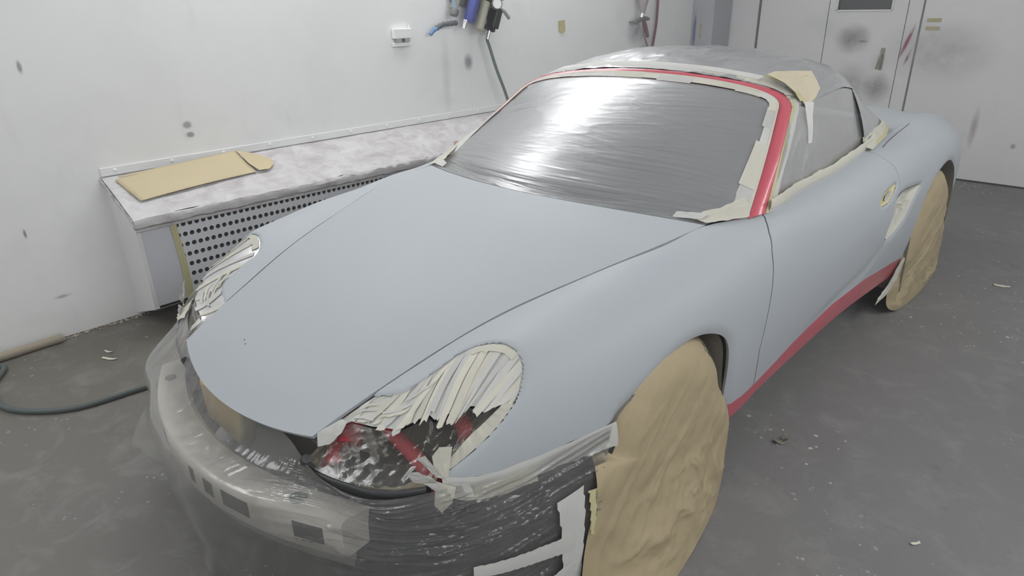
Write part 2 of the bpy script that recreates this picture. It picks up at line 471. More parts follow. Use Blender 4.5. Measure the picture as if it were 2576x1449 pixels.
def mat_bench():
    t = NT('chalky_white_bench'); v = t.coord()
    a = t.noise(v, 7, 6, .65, .8); b_ = t.noise(t.coord(scale=(1, .35, 1)), 22, 5, .6, .5)
    c = t.mix(t.ramp(a, [(.40, (0,)*3), (.66, (1,)*3)]), (.62, .61, .61), (.47, .44, .45))
    c = t.mix(t.math('MULTIPLY', t.ramp(b_, [(.50, (0,)*3), (.72, (1,)*3)]), .5), c, (.74, .735, .73))
    c = t.mix(t.math('MULTIPLY', t.ramp(t.noise(v, 34, 3, .6), [(.66, (0,)*3), (.72, (1,)*3)]), .5), c, (.36, .34, .34))
    return t.done(t.pbr(c, .7, 0, .3, t.bump(t.noise(v, 60, 4, .6), .35, .004)))
BENCHM = mat_bench()
PERF = plain('grey_perforated_sheet', (.66, .675, .70), .5, bump_scale=30, bump_strength=.2)
PANELM = plain('grey_white_sheet', (.60, .605, .64), .55, bump_scale=12, bump_strength=.2)
HOSED = plain('dark_green_hose', (.085, .108, .104), .5)
BACKF = plain('grey_filter', (.10, .10, .105), .8)
POSTM = plain('grey_painted_sheet', (.46, .47, .50), .55, bump_scale=12, bump_strength=.2)
INSIDE = plain('interior_grey', (.42, .42, .41), .8)
PIPE = plain('dusty_pipe', (.36, .31, .24), .7, bump_scale=40)
RUST = plain('crumbled_mortar', (.42, .36, .30), .9, bump_scale=50, bump_strength=.5)
TUBE = mat_emit('fluorescent_tube', (.975, .985, 1.0), LAMP)

# ------------------------------------------------------------------ the room
XL, XR, YB, YF, ZC = -2.03, 3.1, 5.33, -4.2, 3.0
def struct(name, mb, mat, parent=None, **kw):
    return mb.build(name, mat, parent, kind=None if parent is not None else 'structure', **kw)
struct('floor', MB().box((XL-.2, YF-.2, -.1), (XR+.2, YB+.2, 0)), FLOOR)
struct('ceiling', MB().box((XL-.2, YF-.2, ZC), (XR+.2, YB+.2, ZC+.1)), CEIL)
struct('wall_right', MB().box((XR, YF, 0), (XR+.12, YB, ZC)), WALL)
struct('wall_front', MB().box((XL, YF-.12, 0), (XR, YF, ZC)), WALL)
wl = struct('wall_left', MB().box((XL-.14, YF, 0), (XL-.02, YB, ZC)), WALL)
# lining sheets of the left wall, butt-jointed
ysm = [YF, -3.1, -1.095, 1.955, 3.95, YB]
for a, b in zip(ysm[:-1], ysm[1:]):
    MB().box((XL-.02, a+.0003, 0.004), (XL, b-.0003, ZC)).build('wall_panel', WALL, wl)
wb = struct('wall_back', MB().box((XL-.1, YB+.03, 0), (XR, YB+.15, ZC)), WALLB)
for a, b, g in ((XL-.02, -1.515, .0), (-1.495, -.853, 0), (-.085+.012, .98, 0), (.983, 2.1, 0), (2.103, XR, 0)):
    MB().box((a, YB, .012), (b, YB+.03, ZC)).build('wall_panel', WALLB, wb, bevel=.002)
MB().box((-.195, YB, .012), (-.085, YB+.03, ZC)).build('door_post', WALLB, wb, bevel=.002)
# corner post
struct('trim_1', MB().box((-2.028, 4.97, 0), (-1.80, 5.325, ZC)), POSTM, bevel=.004)
# personnel door with dark window
d1 = empty('door_1', kind='structure')
dm = MB()
wx0, wx1, wz0 = -.775, -.325, 1.368
dm.box((-.845, YB-.004, .015), (-.20, YB+.026, wz0)); dm.box((-.845, YB-.004, wz0), (wx0, YB+.026, 2.1))
dm.box((wx1, YB-.004, wz0), (-.20, YB+.026, 2.1)); dm.box((wx0, YB-.004, 1.85), (wx1, YB+.026, 2.1))
dm.build('door_leaf', WALLB, d1)
MB().box((-.85, YB, 2.105), (-.195, YB+.03, ZC)).build('lintel', WALLB, d1)
MB().box((wx0, YB+.012, wz0), (wx1, YB+.02, 1.85)).build('window_pane', plain('dark_window', (.10, .10, .105), .2), d1)
fm = MB()
for a, b in (((wx0-.012, YB-.010, wz0-.012), (wx1+.012, YB-.002, wz0+.004)), ((wx0-.012, YB-.010, wz0), (wx0+.003, YB-.002, 1.86)), ((wx1-.003, YB-.010, wz0), (wx1+.012, YB-.002, 1.86)), ((wx0-.012, YB-.010, 1.848), (wx1+.012, YB-.002, 1.862))): fm.box(a, b)
fm.build('window_frame', WALLB, d1)
hm = MB().box((-.345, YB-.012, .88), (-.315, YB-.004, 1.06))
hm.tube([(-.33, YB-.01, 1.0), (-.33, YB-.05, 1.0), (-.335, YB-.055, .98), (-.345, YB-.05, .90), (-.35, YB-.045, .885)], .008, 8)
hm.build('door_handle', plain('worn_brass', (.33, .31, .26), .5, .4), d1, True)
MB().box((-1.515, YB-.006, .02), (-1.497, YB+.02, ZC)).build('edge_strip', plain('dark_seal', (.17, .17, .175), .6), wb)
MB().tube([(-1.50, YB-.005, .97), (-1.47, YB-.035, .975), (-1.42, YB-.04, .99)], .010, 8).build('door_pull', plain('grey_lever', (.28, .28, .29), .5), wb, True)
MB().box((-.085, YB-.004, .02), (-.073, YB+.02, ZC)).build('edge_strip', plain('dark_gap', (.20, .20, .205), .7), wb)
MB().box((XL-.02, YB-.008, 0), (XR, YB+.02, .012)).build('floor_seal', DARK, wb)

# sprayed marks that have a shape of their own
def splat(name, c, ru, rv, u, v, col, a=.8, parent=None, n=40, seed=0, soft=.6):
    """thin dried-paint patch with a soft ragged border"""
    c, u, v = map(lambda q: np.asarray(q, float), (c, u, v)); nrm = np.cross(u, v)
    t = NT(name + '_paint'); 
    at = t.n('ShaderNodeAttribute', attribute_name='edge')
    nz = t.noise(t.coord(loc=(seed, 0, 0)), 11, 3, .5)
    f = t.math('MULTIPLY', t.math('MULTIPLY', t.math('POWER', at.outputs['Fac'], 1.3), t.math('ADD', t.math('MULTIPLY', nz, 1.6), .25)), a, True)
    tr = t.n('ShaderNodeBsdfTransparent'); p = t.pbr(col, .6)
    m = t.done(t.n('ShaderNodeMixShader', {0: f, 1: tr, 2: p}))
    V = []; E = []; rings = 7
    for i in range(rings + 1):
        r = i/rings
        for k in range(n):
            th = 2*math.pi*k/n
            V.append(c + u*ru*r*math.cos(th) + v*rv*r*math.sin(th)); E.append(1 - r**1.2)
    F = [(i*n + k, (i+1)*n + k, (i+1)*n + (k+1) % n, i*n + (k+1) % n) for i in range(rings) for k in range(n)]
    o = obj(name, V, F, m, parent)
    at_ = o.data.attributes.new('edge', 'FLOAT', 'POINT'); at_.data.foreach_set('value', E)
    return o
LW = XL + .0015; X_, Y_, Z_ = (1, 0, 0), (0, 1, 0), (0, 0, 1)
splat('paint_smudge', (LW, 1.93, 1.105), .052, .07, Y_, Z_, (.33, .35, .38), .8, wl, seed=1)
splat('paint_smudge', (LW, -.055, .93), .030, .025, Y_, Z_, (.36, .37, .40), .9, wl, seed=2)
splat('paint_smudge', (LW, -.05, .88), .028, .020, Y_, Z_, (.36, .37, .40), .9, wl, seed=3)
splat('paint_smudge', (LW, -.70, 1.26), .012, .035, Y_, Z_, (.42, .43, .46), .8, wl, seed=4)
splat('paint_smudge', (LW, -.868, .545), .008, .028, Y_, Z_, (.30, .31, .34), .9, wl, seed=5)
splat('paint_smudge', (LW, -.80, .21), .05, .012, Y_, Z_, (.48, .48, .48), .6, wl, seed=6)
splat('paint_smudge', (LW, 1.36, 1.26), .06, .05, Y_, Z_, (.50, .51, .52), .5, wl, seed=7)
splat('paint_smudge', (LW, 3.98, 1.22), .16, .16, Y_, Z_, (.36, .42, .44), .45, wl, seed=8)
splat('paint_smudge', (LW, 4.15, 1.05), .12, .35, Y_, Z_, (.52, .47, .50), .35, wl, seed=9)
splat('paint_smudge', (LW, 1.72, 1.02), .05, .30, Y_, Z_, (.66, .68, .70), .22, wl, seed=15)
BW = YB - .0055
splat('paint_smudge', (-.60, BW, 1.13), .17, .15, X_, Z_, (.33, .31, .31), .62, wb, seed=10)
splat('paint_smudge', (-.51, BW-.001, 1.11), .05, .012, X_, (.3, 0, .95), (.45, .22, .24), .6, wb, seed=11)
splat('paint_smudge', (-.155, BW, 1.11), .022, .17, X_, (.28, 0, .96), (.44, .12, .17), 1.0, wb, seed=12)
splat('paint_smudge', (-.125, BW, .99), .016, .09, X_, (.25, 0, .97), (.46, .16, .20), .8, wb, seed=16)
splat('paint_smudge', (.48, BW, .45), .035, .20, X_, Z_, (.55, .47, .50), .5, wb, seed=13)
splat('paint_smudge', (.10, BW, 1.05), .5, .30, X_, Z_, (.55, .55, .56), .35, wb, seed=14)
splat('paint_smudge', (-.33, BW, .72), .14, .16, X_, Z_, (.40, .39, .39), .5, wb, seed=19)
splat('paint_smudge', (-.55, BW, .75), .2, .2, X_, Z_, (.48, .47, .47), .4, wb, seed=20)
splat('paint_smudge', (.78, BW, .33), .025, .03, X_, Z_, (.42, .42, .38), .7, wb, seed=21)
PF = 4.968
splat('paint_smudge', (-1.995, PF, 1.20), .022, .22, X_, Z_, (.17, .24, .40), .9, wb, seed=17)
splat('paint_smudge', (-1.93, PF, 1.20), .016, .10, X_, Z_, (.62, .56, .22), .8, wb, seed=18)
for k, z in enumerate((1.287, 1.222)):
    tp = MB().box((-.035, YB-.0025, z-.016), (.07, YB-.0005, z+.014)).build('masking_tape', TAPEY, None,
        label=('upper' if k == 0 else 'lower') + ' of two short yellow tape pieces on the back wall', cat='tape', group='tape pieces on the back wall')
MB().add([(XL+.002, 2.905, 1.345), (XL+.002, 2.985, 1.352), (XL+.004, 2.992, 1.27), (XL+.006, 2.955, 1.252), (XL+.002, 2.91, 1.268)], [(0, 1, 2, 3, 4)]).build('masking_tape', TAPEY, None, label='torn yellow tape scrap stuck on the white left wall', cat='tape')

# crumbled mortar along the foot of the left wall, and a dusty pipe
mt = MB()
for i in range(60):
    y = -1.0 + i*.011 + random.uniform(-.004, .004); r = random.uniform(.004, .011)*(1 if i > 8 else .6)
    x = XL + random.uniform(.004, .028)
    mt.lathe([(r*.3, 0), (r, r*.3), (r*.8, r*.8), (r*.25, r*1.1)], (x, y, 0), (random.uniform(-.3, .3), random.uniform(-.3, .3), 1), 6)
mt.build('mortar_crumbs', RUST, None, True, label='crumbled mortar along the foot of the left wall', cat='rubble', kind='stuff')
MB().tube(crv([(-1.99, -.86, .02), (-1.985, -1.0, .021), (-1.975, -1.15, .022), (-1.96, -1.6, .022), (-1.95, -2.6, .022)], 30), .021, 12).build('floor_pipe', PIPE, None, True, label='dusty brown pipe lying along the foot of the left wall', cat='pipe')

# lamps: long angled fluorescent fittings where walls meet the ceiling
def lamp(y0, y1, side, label):
    L = empty('booth_light', label, 'ceiling light', 'fluorescent fittings of the spray booth')
    sx = -1 if side < 0 else 1; xw = XL if side < 0 else XR
    a = np.array([xw - sx*.02, 0, 2.42]); b = np.array([xw - sx*.50, 0, 2.94])
    d = (b - a)/np.linalg.norm(b - a); n = np.array([-sx*.735, 0, -.678]); n = n - d*(n @ d); n /= np.linalg.norm(n)
    def slab(p0, p1, t0, t1, ya, yb):
        q = []
        for t in (t0, t1):
            for (pp, yy) in ((p0, ya), (p1, ya), (p1, yb), (p0, yb)):
                v = a + d*pp + n*t; q.append((v[0], yy, v[2]))
        return q
    W = np.linalg.norm(b - a)
    MB().hexa(slab(0, W, -.04, 0, y0, y1)).build('housing', CEIL, L)
    fr = MB(); 
    for p0, p1, ya, yb in ((0, .035, y0, y1), (W-.035, W, y0, y1), (0, W, y0, y0+.04), (0, W, y1-.04, y1)): fr.hexa(slab(p0, p1, 0, .02, ya, yb))
    fr.build('frame', CEIL, L)
    for k in range(4):
        pc = .12 + k*(W-.24)/3; P = a + d*pc + n*.012
        q = slab(pc-.06, pc+.06, .006, .012, y0+.05, y1-.05)
        MB().add(q[4:], [(0, 1, 2, 3)]).build('tube', TUBE, L)
for k, (ya, yb) in enumerate(((-3.6, -1.7), (-.6, 1.3), (1.5, 3.4))):
    lamp(ya, yb, -1, ('nearest', 'middle', 'farthest')[k] + ' fluorescent fitting above the left wall')
    lamp(ya, yb, 1, ('nearest', 'middle', 'farthest')[k] + ' fluorescent fitting above the right wall')

# ------------------------------------------------------------------ extraction bench on the left wall
BY0, BY1, BXF = -.50, 4.55, -1.715
zt = lambda x: .74 - .4375*(x - XL)
bench = empty('extraction_bench', 'long chalky white extraction bench with sloping top against the left wall', 'bench')
bm_ = MB(); nb = 90
yy = np.linspace(BY0-.006, BY1, nb); xx = np.linspace(XL, BXF+.022, 16)
V = []; 
for y in yy:
    for x in xx: V.append((x, y, zt(x) + .0025*fbm(x*14, y*9, 3)))
top_n = len(V)
F = grid_faces(nb, 16)
mbt = MB().add(V, F)
# rough lip along the front
lipn = 260; yl = np.linspace(BY0-.008, BY1, lipn); prof = [(0, 0), (.012, -.004), (.018, -.020), (.015, -.042), (-.004, -.052), (-.02, -.04)]
V = []
for y in yl:
    for k, (dx, dz) in enumerate(prof):
        w_ = .0030*fbm(y*42, k*1.7, 3)
        V.append((BXF+.02+dx + w_, y, zt(BXF+.02) + dz + .0035*fbm(y*30 + 9, k*2.3, 3)))
mbt.add(V, grid_faces(lipn, 6))
# left end of the top board
V = []
for x in np.linspace(XL, BXF+.03, 40):
    for k, dz in enumerate((0, -.012, -.03)): V.append((x, BY0-.010 - .004*(k == 1) + .002*fbm(x*40, k, 2), zt(x) + dz + .002*fbm(x*50, k + 7, 2)))
mbt.add(V, grid_faces(40, 3))
mbt.build('top_board', BENCHM, bench, True)
# shadow-line moulding under the lip
MB().box((BXF-.002, BY0+.0, zt(BXF)-.078), (BXF+.010, BY1, zt(BXF)-.046)).build('moulding', BENCHM, bench, bevel=.003)
V = [(XL, BY0, .018), (BXF, BY0, .128), (BXF, BY0, zt(BXF)-.02), (XL, BY0, zt(XL)-.01)]
ep = MB(); V2 = [(x, y + .02, z) for x, y, z in V]; ep.hexa(V2 + V); ep.build('end_panel', WALLB, bench)
MB().hexa([(XL, BY0+.02, .018), (BXF, BY0+.02, .128), (BXF, BY1, .128), (XL, BY1, .018), (XL, BY0+.02, .034), (BXF, BY0+.02, .142), (BXF, BY1, .142), (XL, BY1, .034)]).build('bottom_panel', BENCHM, bench)
MB().box((BXF-.012, BY0+.0205, .128), (BXF, -.335, zt(BXF)-.03)).build('front_panel', PANELM, bench, bevel=.002)
MB().box((XL+.002, BY0-.004, zt(XL)+.002), (XL+.010, BY1, .782)).build('wall_flange', WALL, bench, bevel=.002)
for k in range(18): MB().lathe([(.009, 0), (.009, .003), (.006, .006), (.002, .007)], (XL+.010, BY0+.06 + k*.27, .764), (1, 0, 0), 10).build('screw_head', WALL, bench, True)
# perforated sheet with real holes
py0, py1, pz0, pz1 = -.335, BY1, .132, zt(BXF)-.06
cy, cz, hr, seg = .0325, .047, .0118, 12
nc = int((py1-py0)/cy); nr = int((pz1-pz0)/cz); cz = (pz1-pz0)/nr; pm = MB()
V = []; F = []
for i in range(nc):
    for j in range(nr):
        y0 = py0 + i*cy; z0 = pz0 + j*cz; c0 = (y0+cy/2, z0+cz/2); k = len(V)
        outer = []; inner = []
        for s in range(seg):
            a = 2*math.pi*(s+.5)/seg; ca, sa = math.cos(a), math.sin(a); m = min(cy/2/abs(ca), cz/2/abs(sa))
            oy, oz = ca*m, sa*m
            outer.append((BXF+.0015, c0[0]+oy, c0[1]+oz)); inner.append((BXF+.0015, c0[0]+hr*ca, c0[1]+hr*sa))
        deep = [(x-.0035, y, z) for x, y, z in inner]
        V += outer + inner + deep
        for s in range(seg):
            t = (s+1) % seg
            F.append((k+s, k+t, k+seg+t, k+seg+s)); F.append((k+seg+s, k+seg+t, k+2*seg+t, k+2*seg+s))
        # corner fills
        cn = [(y0, z0), (y0+cy, z0), (y0+cy, z0+cz), (y0, z0+cz)]
        for q, (yy_, zz_) in enumerate(cn):
            ang = math.atan2(zz_-c0[1], yy_-c0[0]) % (2*math.pi); s = int((ang/(2*math.pi))*seg - .5) % seg; t = (s+1) % seg
            V.append((BXF+.0015, yy_, zz_)); F.append((k+s, len(V)-1, k+t))
obj('perforated_sheet', V, F, PERF, bench, False)
MB().box((BXF-.05, py0, pz0), (BXF-.045, py1, pz1)).build('filter_backing', BACKF, bench)
V = []; 
for i, z in enumerate(np.linspace(.12, zt(BXF)-.05, 24)):
    wv = .002*fbm(z*9, 3, 2); V += [(BXF+.004+abs(wv), -.352 + .01*math.sin(z*5) + wv, z), (BXF+.005, -.318 + .008*math.sin(z*5+.4) + wv, z)]
obj('masking_tape', V, [(2*i, 2*i+1, 2*i+3, 2*i+2) for i in range(23)], TAPEY, None, label='vertical yellow-green tape strip on the edge of the perforated bench front', cat='tape')
# folded tan board on the bench
def sheet(name, C, mat, n=24, lift=None, parent=None, thick=.0015, **kw):
    """bilinear sheet from 4 corners with a little waviness"""
    C = [np.asarray(c, float) for c in C]; V = []
    for i in range(n):
        for j in range(n):
            s, t = i/(n-1), j/(n-1); P = (C[0]*(1-s) + C[3]*s)*(1-t) + (C[1]*(1-s) + C[2]*s)*t
            if lift: P = P + np.array((0, 0, lift(s, t)))
            V.append(P)
    o = obj(name, V, grid_faces(n, n), mat, parent, **kw)
    md = o.modifiers.new('thickness', 'SOLIDIFY'); md.thickness = thick; md.offset = 1
    return o
cb = empty('cardboard_sheet', 'folded tan cardboard sheet lying on the sloping bench top', 'cardboard')
sheet('lower_flap', [(-1.975, -.462, .728), (-1.792, -.425, .648), (-1.845, .185, .668), (-2.016, .165, .758)], BOARD, lift=lambda s, t: .006*math.sin(s*3.1) + .004*(1-t)*s, parent=cb)
sheet('upper_fold', [(-2.016, .165, .764), (-1.99, -.44, .739), (-1.982, -.44, .734), (-1.998, .165, .752)], BOARD, n=16, parent=cb)
V = [(-2.012, .165, .766), (-1.90, .175, .708), (-1.842, .20, .676), (-1.838, .255, .674), (-1.87, .30, .690), (-1.905, .312, .706), (-1.935, .29, .722), (-1.955, .26, .735), (-1.985, .215, .752)]
obj('torn_end', V, [tuple(range(len(V)))], BOARD, cb, False)

# ------------------------------------------------------------------ the car
car = empty('car', 'low sports car in grey primer with red screen frame, masked for painting', 'car')
G0 = surf_eval(NETP, ys_, GU, GV)
N0 = grid_normals(G0)
if N0[NU//2, NV//2, 0] < 0: N0 = -N0
def S(u, v, off=0.0):
    """point(s) on the body side at (u, v), pushed out by off"""
    u = np.atleast_1d(np.asarray(u, float)); v = np.atleast_1d(np.asarray(v, float))
    fi = np.clip((u - GU[0])/(GU[1]-GU[0]), 0, NU-1.001); fj = np.clip(v/(GV[1]-GV[0]), 0, NV-1.001)
    i = fi.astype(int); j = fj.astype(int); a = (fi-i)[:, None]; b = (fj-j)[:, None]
    L = lambda A: (A[i, j]*(1-a) + A[i+1, j]*a)*(1-b) + (A[i, j+1]*(1-a) + A[i+1, j+1]*a)*b
    return L(G0) + L(N0)*(np.atleast_1d(np.asarray(off, float))[:, None])

HL = np.array([(-.656,-.02),(-.6443,.729),(-.6258,1.055),(-.5716,1.069),(-.5201,.992),(-.4771,.93),(-.4448,1.178),(-.4258,1.654),(-.4172,2.208),(-.4213,2.847),(-.4307,3.377),(-.449,3.787),(-.4705,4.088),(-.5,4.32),(-.5377,4.492),(-.579,4.61),(-.6211,4.667),(-.658,4.677),(-.6872,4.639)])
HLc = crv(HL*np.array([4.5, .1]), 160)/np.array([4.5, .1])
HLpoly = np.vstack([HLc, [(-.80, 4.60), (-.85, 4.4), (-.85, -.6), (-.656, -.6)]])
HL3 = S(HLc[:, 0], HLc[:, 1])
seam_y = [-.80, -.70, -.6872, -.6421, -.6105, -.5606, -.4793, -.3866, -.2488, -.20]
seam_z = [.543, .5435, .543, .528, .524, .519, .5195, .527, .525, .524]
ARCHF = np.array([(-.33,.05),(-.315,.20),(-.30,.35),(-.272,.47),(-.24,.533),(-.195,.556),(-.128,.580),(-.06,.603),(.01,.619),(.085,.625),(.142,.618),(.195,.602),(.245,.577),(.278,.547),(.298,.508),(.308,.46),(.315,.405),(.326,.33),(.336,.26),(.345,.17),(.35,.05)])
ARCHFc = crv(ARCHF, 160)
ARCHR = np.array([(2.10,.05),(2.085,.25),(2.07,.394),(2.063,.50),(2.083,.57),(2.135,.632),(2.20,.668),(2.28,.695),(2.42,.717),(2.55,.70),(2.67,.64),(2.745,.54),(2.775,.40),(2.775,.25),(2.77,.05)])
ARCHRc = crv(ARCHR, 160)
sill_y = [.20, .335, .3827, .46, .5474, .70, .8505, 1.1865, 1.5159, 1.9178, 2.10]
sill_z = [.33, .295, .277, .268, .272, .295, .320, .353, .360, .325, .305]
VENT = np.array([(1.6147,6.394),(1.6345,5.671),(1.6543,4.886),(1.7136,4.614),(1.8519,4.723),(1.9574,4.954),(1.931,5.139),(1.8783,5.509),(1.8388,5.967),(1.7592,6.30)])
VENTc = crv(VENT*np.array([1, .11]), 80, True)/np.array([1, .11])
HAND = np.array([(1.4566,4.596),(1.483,4.132),(1.562,3.878),(1.6147,3.797),(1.6279,3.959),(1.6016,4.318),(1.5686,4.62),(1.5093,4.735)])
HANDc = crv(HAND*np.array([1, .11]), 60, True)/np.array([1, .11])
dg_z = [0, .20, .27, .427, .54, .643, .745, .80, .825, .84, 1.0]
dg_y = [.56, .552, .547, .508, .519, .532, .546, .575, .602, .632, .64]
dr_z = [0, .33, .45, .60, .74, .794, .818, .853, .876, .89, 1.0]
dr_y = [1.53, 1.53, 1.60, 1.655, 1.665, 1.661, 1.654, 1.628, 1.612, 1.60, 1.60]

# rolled edges: bend the sheet inward near openings (real geometry)
def sdist_yz(V, C):
    P = V[:, 1:3]; d = seg_dist(P, C, False); return np.where(in_poly(P, C), -d, d)
def sdist_uv(V, uv, poly, curve3, closed):
    d = seg_dist(V[:, :3], curve3, closed); return np.where(in_poly(uv, poly), -d, d)
UU, VV = np.meshgrid(GU, GV, indexing='ij')
flat = G0.reshape(-1, 3).copy(); fn = N0.reshape(-1, 3); uvf = np.stack([UU.ravel(), VV.ravel()], 1)
def roll(f, width, depth):
    t = np.clip(1 - f/width, 0, 1.6); return -depth*t**2
disp = np.zeros(len(flat))
fa = sdist_yz(flat, ARCHFc); fr_ = sdist_yz(flat, ARCHRc)
disp += roll(fa, .040, .010); disp += roll(fr_, .040, .010)
fh = sdist_uv(flat, uvf, HLpoly, HL3, False)
front = flat[:, 1] < -.30
disp += np.where(front, roll(np.where(front, fh, 9), .014, .0045), 0)
V3 = S(VENTc[:, 0], VENTc[:, 1]); fv = sdist_uv(flat, uvf, VENTc, V3, True)
disp += roll(fv, .028, .008)
H3 = S(HANDc[:, 0], HANDc[:, 1]); fhd = sdist_uv(flat, uvf, HANDc, H3, True)
disp += roll(fhd, .016, .005)
# soft crease on the lower door running up to the air intake
cz_ = np.interp(flat[:, 1], [.55, 1.0, 1.45, 1.62], [.33, .39, .46, .54]); on = np.clip((flat[:, 1] - .7)/.5, 0, 1)*np.clip((1.66 - flat[:, 1])/.1, 0, 1)
disp -= .006*on*np.exp(-((flat[:, 2] - cz_ + .05)/.035)**2)
G1 = (flat + fn*disp[:, None]).reshape(NU, NV, 3)
N1 = grid_normals(G1)
if N1[NU//2, NV//2, 0] < 0: N1 = -N1
BV = np.hstack([G1.reshape(-1, 3), uvf]); BN = N1.reshape(-1, 3)
BT = tri_of(grid_faces(NU, NV))
a, b, c_ = BV[BT[0], :3]
if np.dot(np.cross(b - a, c_ - a), BN[BT[0, 0]]) < 0: BT = BT[:, ::-1]

f_hl = lambda V: np.where(V[:, 1] < -.30, sdist_uv(V, V[:, 3:5], HLpoly, HL3, False), 1.0)
f_seam = lambda V: np.where(V[:, 1] < -.2, V[:, 2] - np.interp(V[:, 1], seam_y, seam_z), 1.0)
f_archf = lambda V: np.where(V[:, 1] < 1.2, sdist_yz(V, ARCHFc), 1.0)
f_archr = lambda V: np.where(V[:, 1] > 1.2, sdist_yz(V, ARCHRc), 1.0)
f_doorf = lambda V: V[:, 1] - np.interp(V[:, 2], dg_z, dg_y)
f_doorr = lambda V: V[:, 1] - np.interp(V[:, 2], dr_z, dr_y)
f_sill = lambda V: V[:, 2] - np.where((V[:, 1] > .2) & (V[:, 1] < 2.2), np.interp(V[:, 1], sill_y, sill_z), np.where(V[:, 1] >= 2.2, .22, -1))
f_vent = lambda V: np.where((V[:, 1] > 1.3) & (V[:, 1] < 2.05), sdist_uv(V, V[:, 3:5], VENTc, V3, True), 1.0)
f_hand = lambda V: np.where((V[:, 1] > 1.3) & (V[:, 1] < 1.8), sdist_uv(V, V[:, 3:5], HANDc, H3, True), 1.0)
f_y = lambda y: (lambda V: V[:, 1] - y)
g2 = .0030
def panel(name, mask, fs, mat, depth=.014, side=1, **kw):
    T = BT[mask[BT].all(1)]; used = np.unique(T); m = -np.ones(len(BV), int); m[used] = np.arange(len(used))
    V, N, T = clip_many(BV[used], BN[used], m[T], fs)
    V = V[:, :3]; V, N, T = flange(V, N, T, depth)
    if side < 0: V = V*[-1, 1, 1]; N = N*[-1, 1, 1]; T = T[:, ::-1]
    return obj(name, V, T, mat, car, True, N, **kw)
Yv = BV[:, 1]; Zv = BV[:, 2]
POS = False; NEG = True
def shifted(fn, d): return lambda V: fn(V) - d
for sd, lr in ((1, 'left'), (-1, 'right')):
    panel('front_fender', Yv < .70, [(shifted(f_hl, 0), POS), (f_seam, POS), (f_archf, POS), (shifted(f_doorf, -g2), NEG), (f_sill, POS)], PRIMER, .012, sd)
    panel('door', (Yv > .42) & (Yv < 1.75), [(shifted(f_doorf, g2), POS), (shifted(f_doorr, -.0012), NEG), (f_sill, POS), (f_hand, POS)], PRIMER, .012, sd)
    panel('rear_quarter', Yv > 1.45, [(shifted(f_doorr, .0012), POS), (f_sill, POS), (f_archr, POS), (f_vent, POS)], PRIMER, .012, sd)
    panel('sill', (Yv > .2) & (Yv < 2.2) & (Zv < .50), [(shifted(f_sill, -.001), NEG), (f_archf, POS), (f_archr, POS)], RED, .03, sd)

# bonnet: centre line to shut line
HC = np.array([(0,-.868,.533),(0,-.80,.578),(0,-.72,.619),(0,-.58,.678),(0,-.43,.731),(0,-.27,.776),(0,-.10,.815),(0,.03,.841),(0,.12,.856),(0,.235,.872)])
HE = np.array([(.366,-.802,.554),(.383,-.735,.584),(.402,-.655,.615),(.432,-.53,.6605),(.470,-.385,.709),(.508,-.245,.7435),(.558,-.085,.773),(.610,.085,.8015),(.642,.22,.8175),(.664,.428,.829)])
HE = HE - np.array([.0055, 0, 0])
nhu, nhw = 150, 121
tt = np.linspace(0, 9, nhu)
hc = spl(np.arange(10), HC, tt); he = spl(np.arange(10), HE, tt)
ww = np.linspace(-1, 1, nhw); aw = np.abs(ww)
HG = np.zeros((nhu, nhw, 3))
for k in range(nhw):
    w1 = aw[k]
    HG[:, k, 0] = he[:, 0]*ww[k]
    yw = w1**2.0; HG[:, k, 1] = hc[:, 1]*(1-yw) + he[:, 1]*yw
    zw = .75*w1**2 + .25*w1**4
    HG[:, k, 2] = hc[:, 2]*(1-zw) + he[:, 2]*zw
HN = grid_normals(HG)
if HN[50, 60, 2] < 0: HN = -HN
HT = tri_of(grid_faces(nhu, nhw)); hv = HG.reshape(-1, 3); hn_ = HN.reshape(-1, 3)
if np.dot(np.cross(hv[HT[0, 1]]-hv[HT[0, 0]], hv[HT[0, 2]]-hv[HT[0, 0]]), hn_[HT[0, 0]]) < 0: HT = HT[:, ::-1]
V, N, T = flange(hv, hn_, HT, .010)
hood = obj('hood', V, T, PRIMER, car, True, N)
for (x_, y_) in ((-.115, -.73), (-.093, -.735)):
    k = int(np.argmin(np.hypot(hv[:, 0]-x_, hv[:, 1]-y_))); MB().lathe([(.0022, 0), (.0022, .0006), (.001, .0012)], hv[k], hn_[k], 8).build('dirt_speck', BLACK, hood)

# strips added in the shut lines: dark for gap shade, red on far bonnet
for sd in (1, -1):
    e_ = spl(np.arange(10), HE, np.linspace(0, 9, 80)) + np.array((.002, 0, -.014))
    strip_ = np.stack([e_ - [.014, 0, 0], e_ + [.014, 0, 0]], 1).reshape(-1, 3)*[sd, 1, 1]
    obj('hood_gap_strip', strip_, [(2*i, 2*i+1, 2*i+3, 2*i+2) for i in range(79)], DARK if sd > 0 else REDM, car)
    zz = np.linspace(.27, .835, 50); yy_ = np.interp(zz, dg_z, dg_y)
    ii = [int(np.argmin(np.abs(BV[:, 1]-y)*1.0 + np.abs(BV[:, 2]-z))) for y, z in zip(yy_, zz)]
    P = BV[ii, :3] - BN[ii]*.013
    strip_ = np.stack([P - [0, .012, 0], P + [0, .012, 0]], 1).reshape(-1, 3)*[sd, 1, 1]
    obj('door_gap_shade', strip_, [(2*i, 2*i+1, 2*i+3, 2*i+2) for i in range(49)], DARK, car)
MB().box((-.78, .36, .195), (.78, 2.06, .21)).build('underbody', DARK, car)
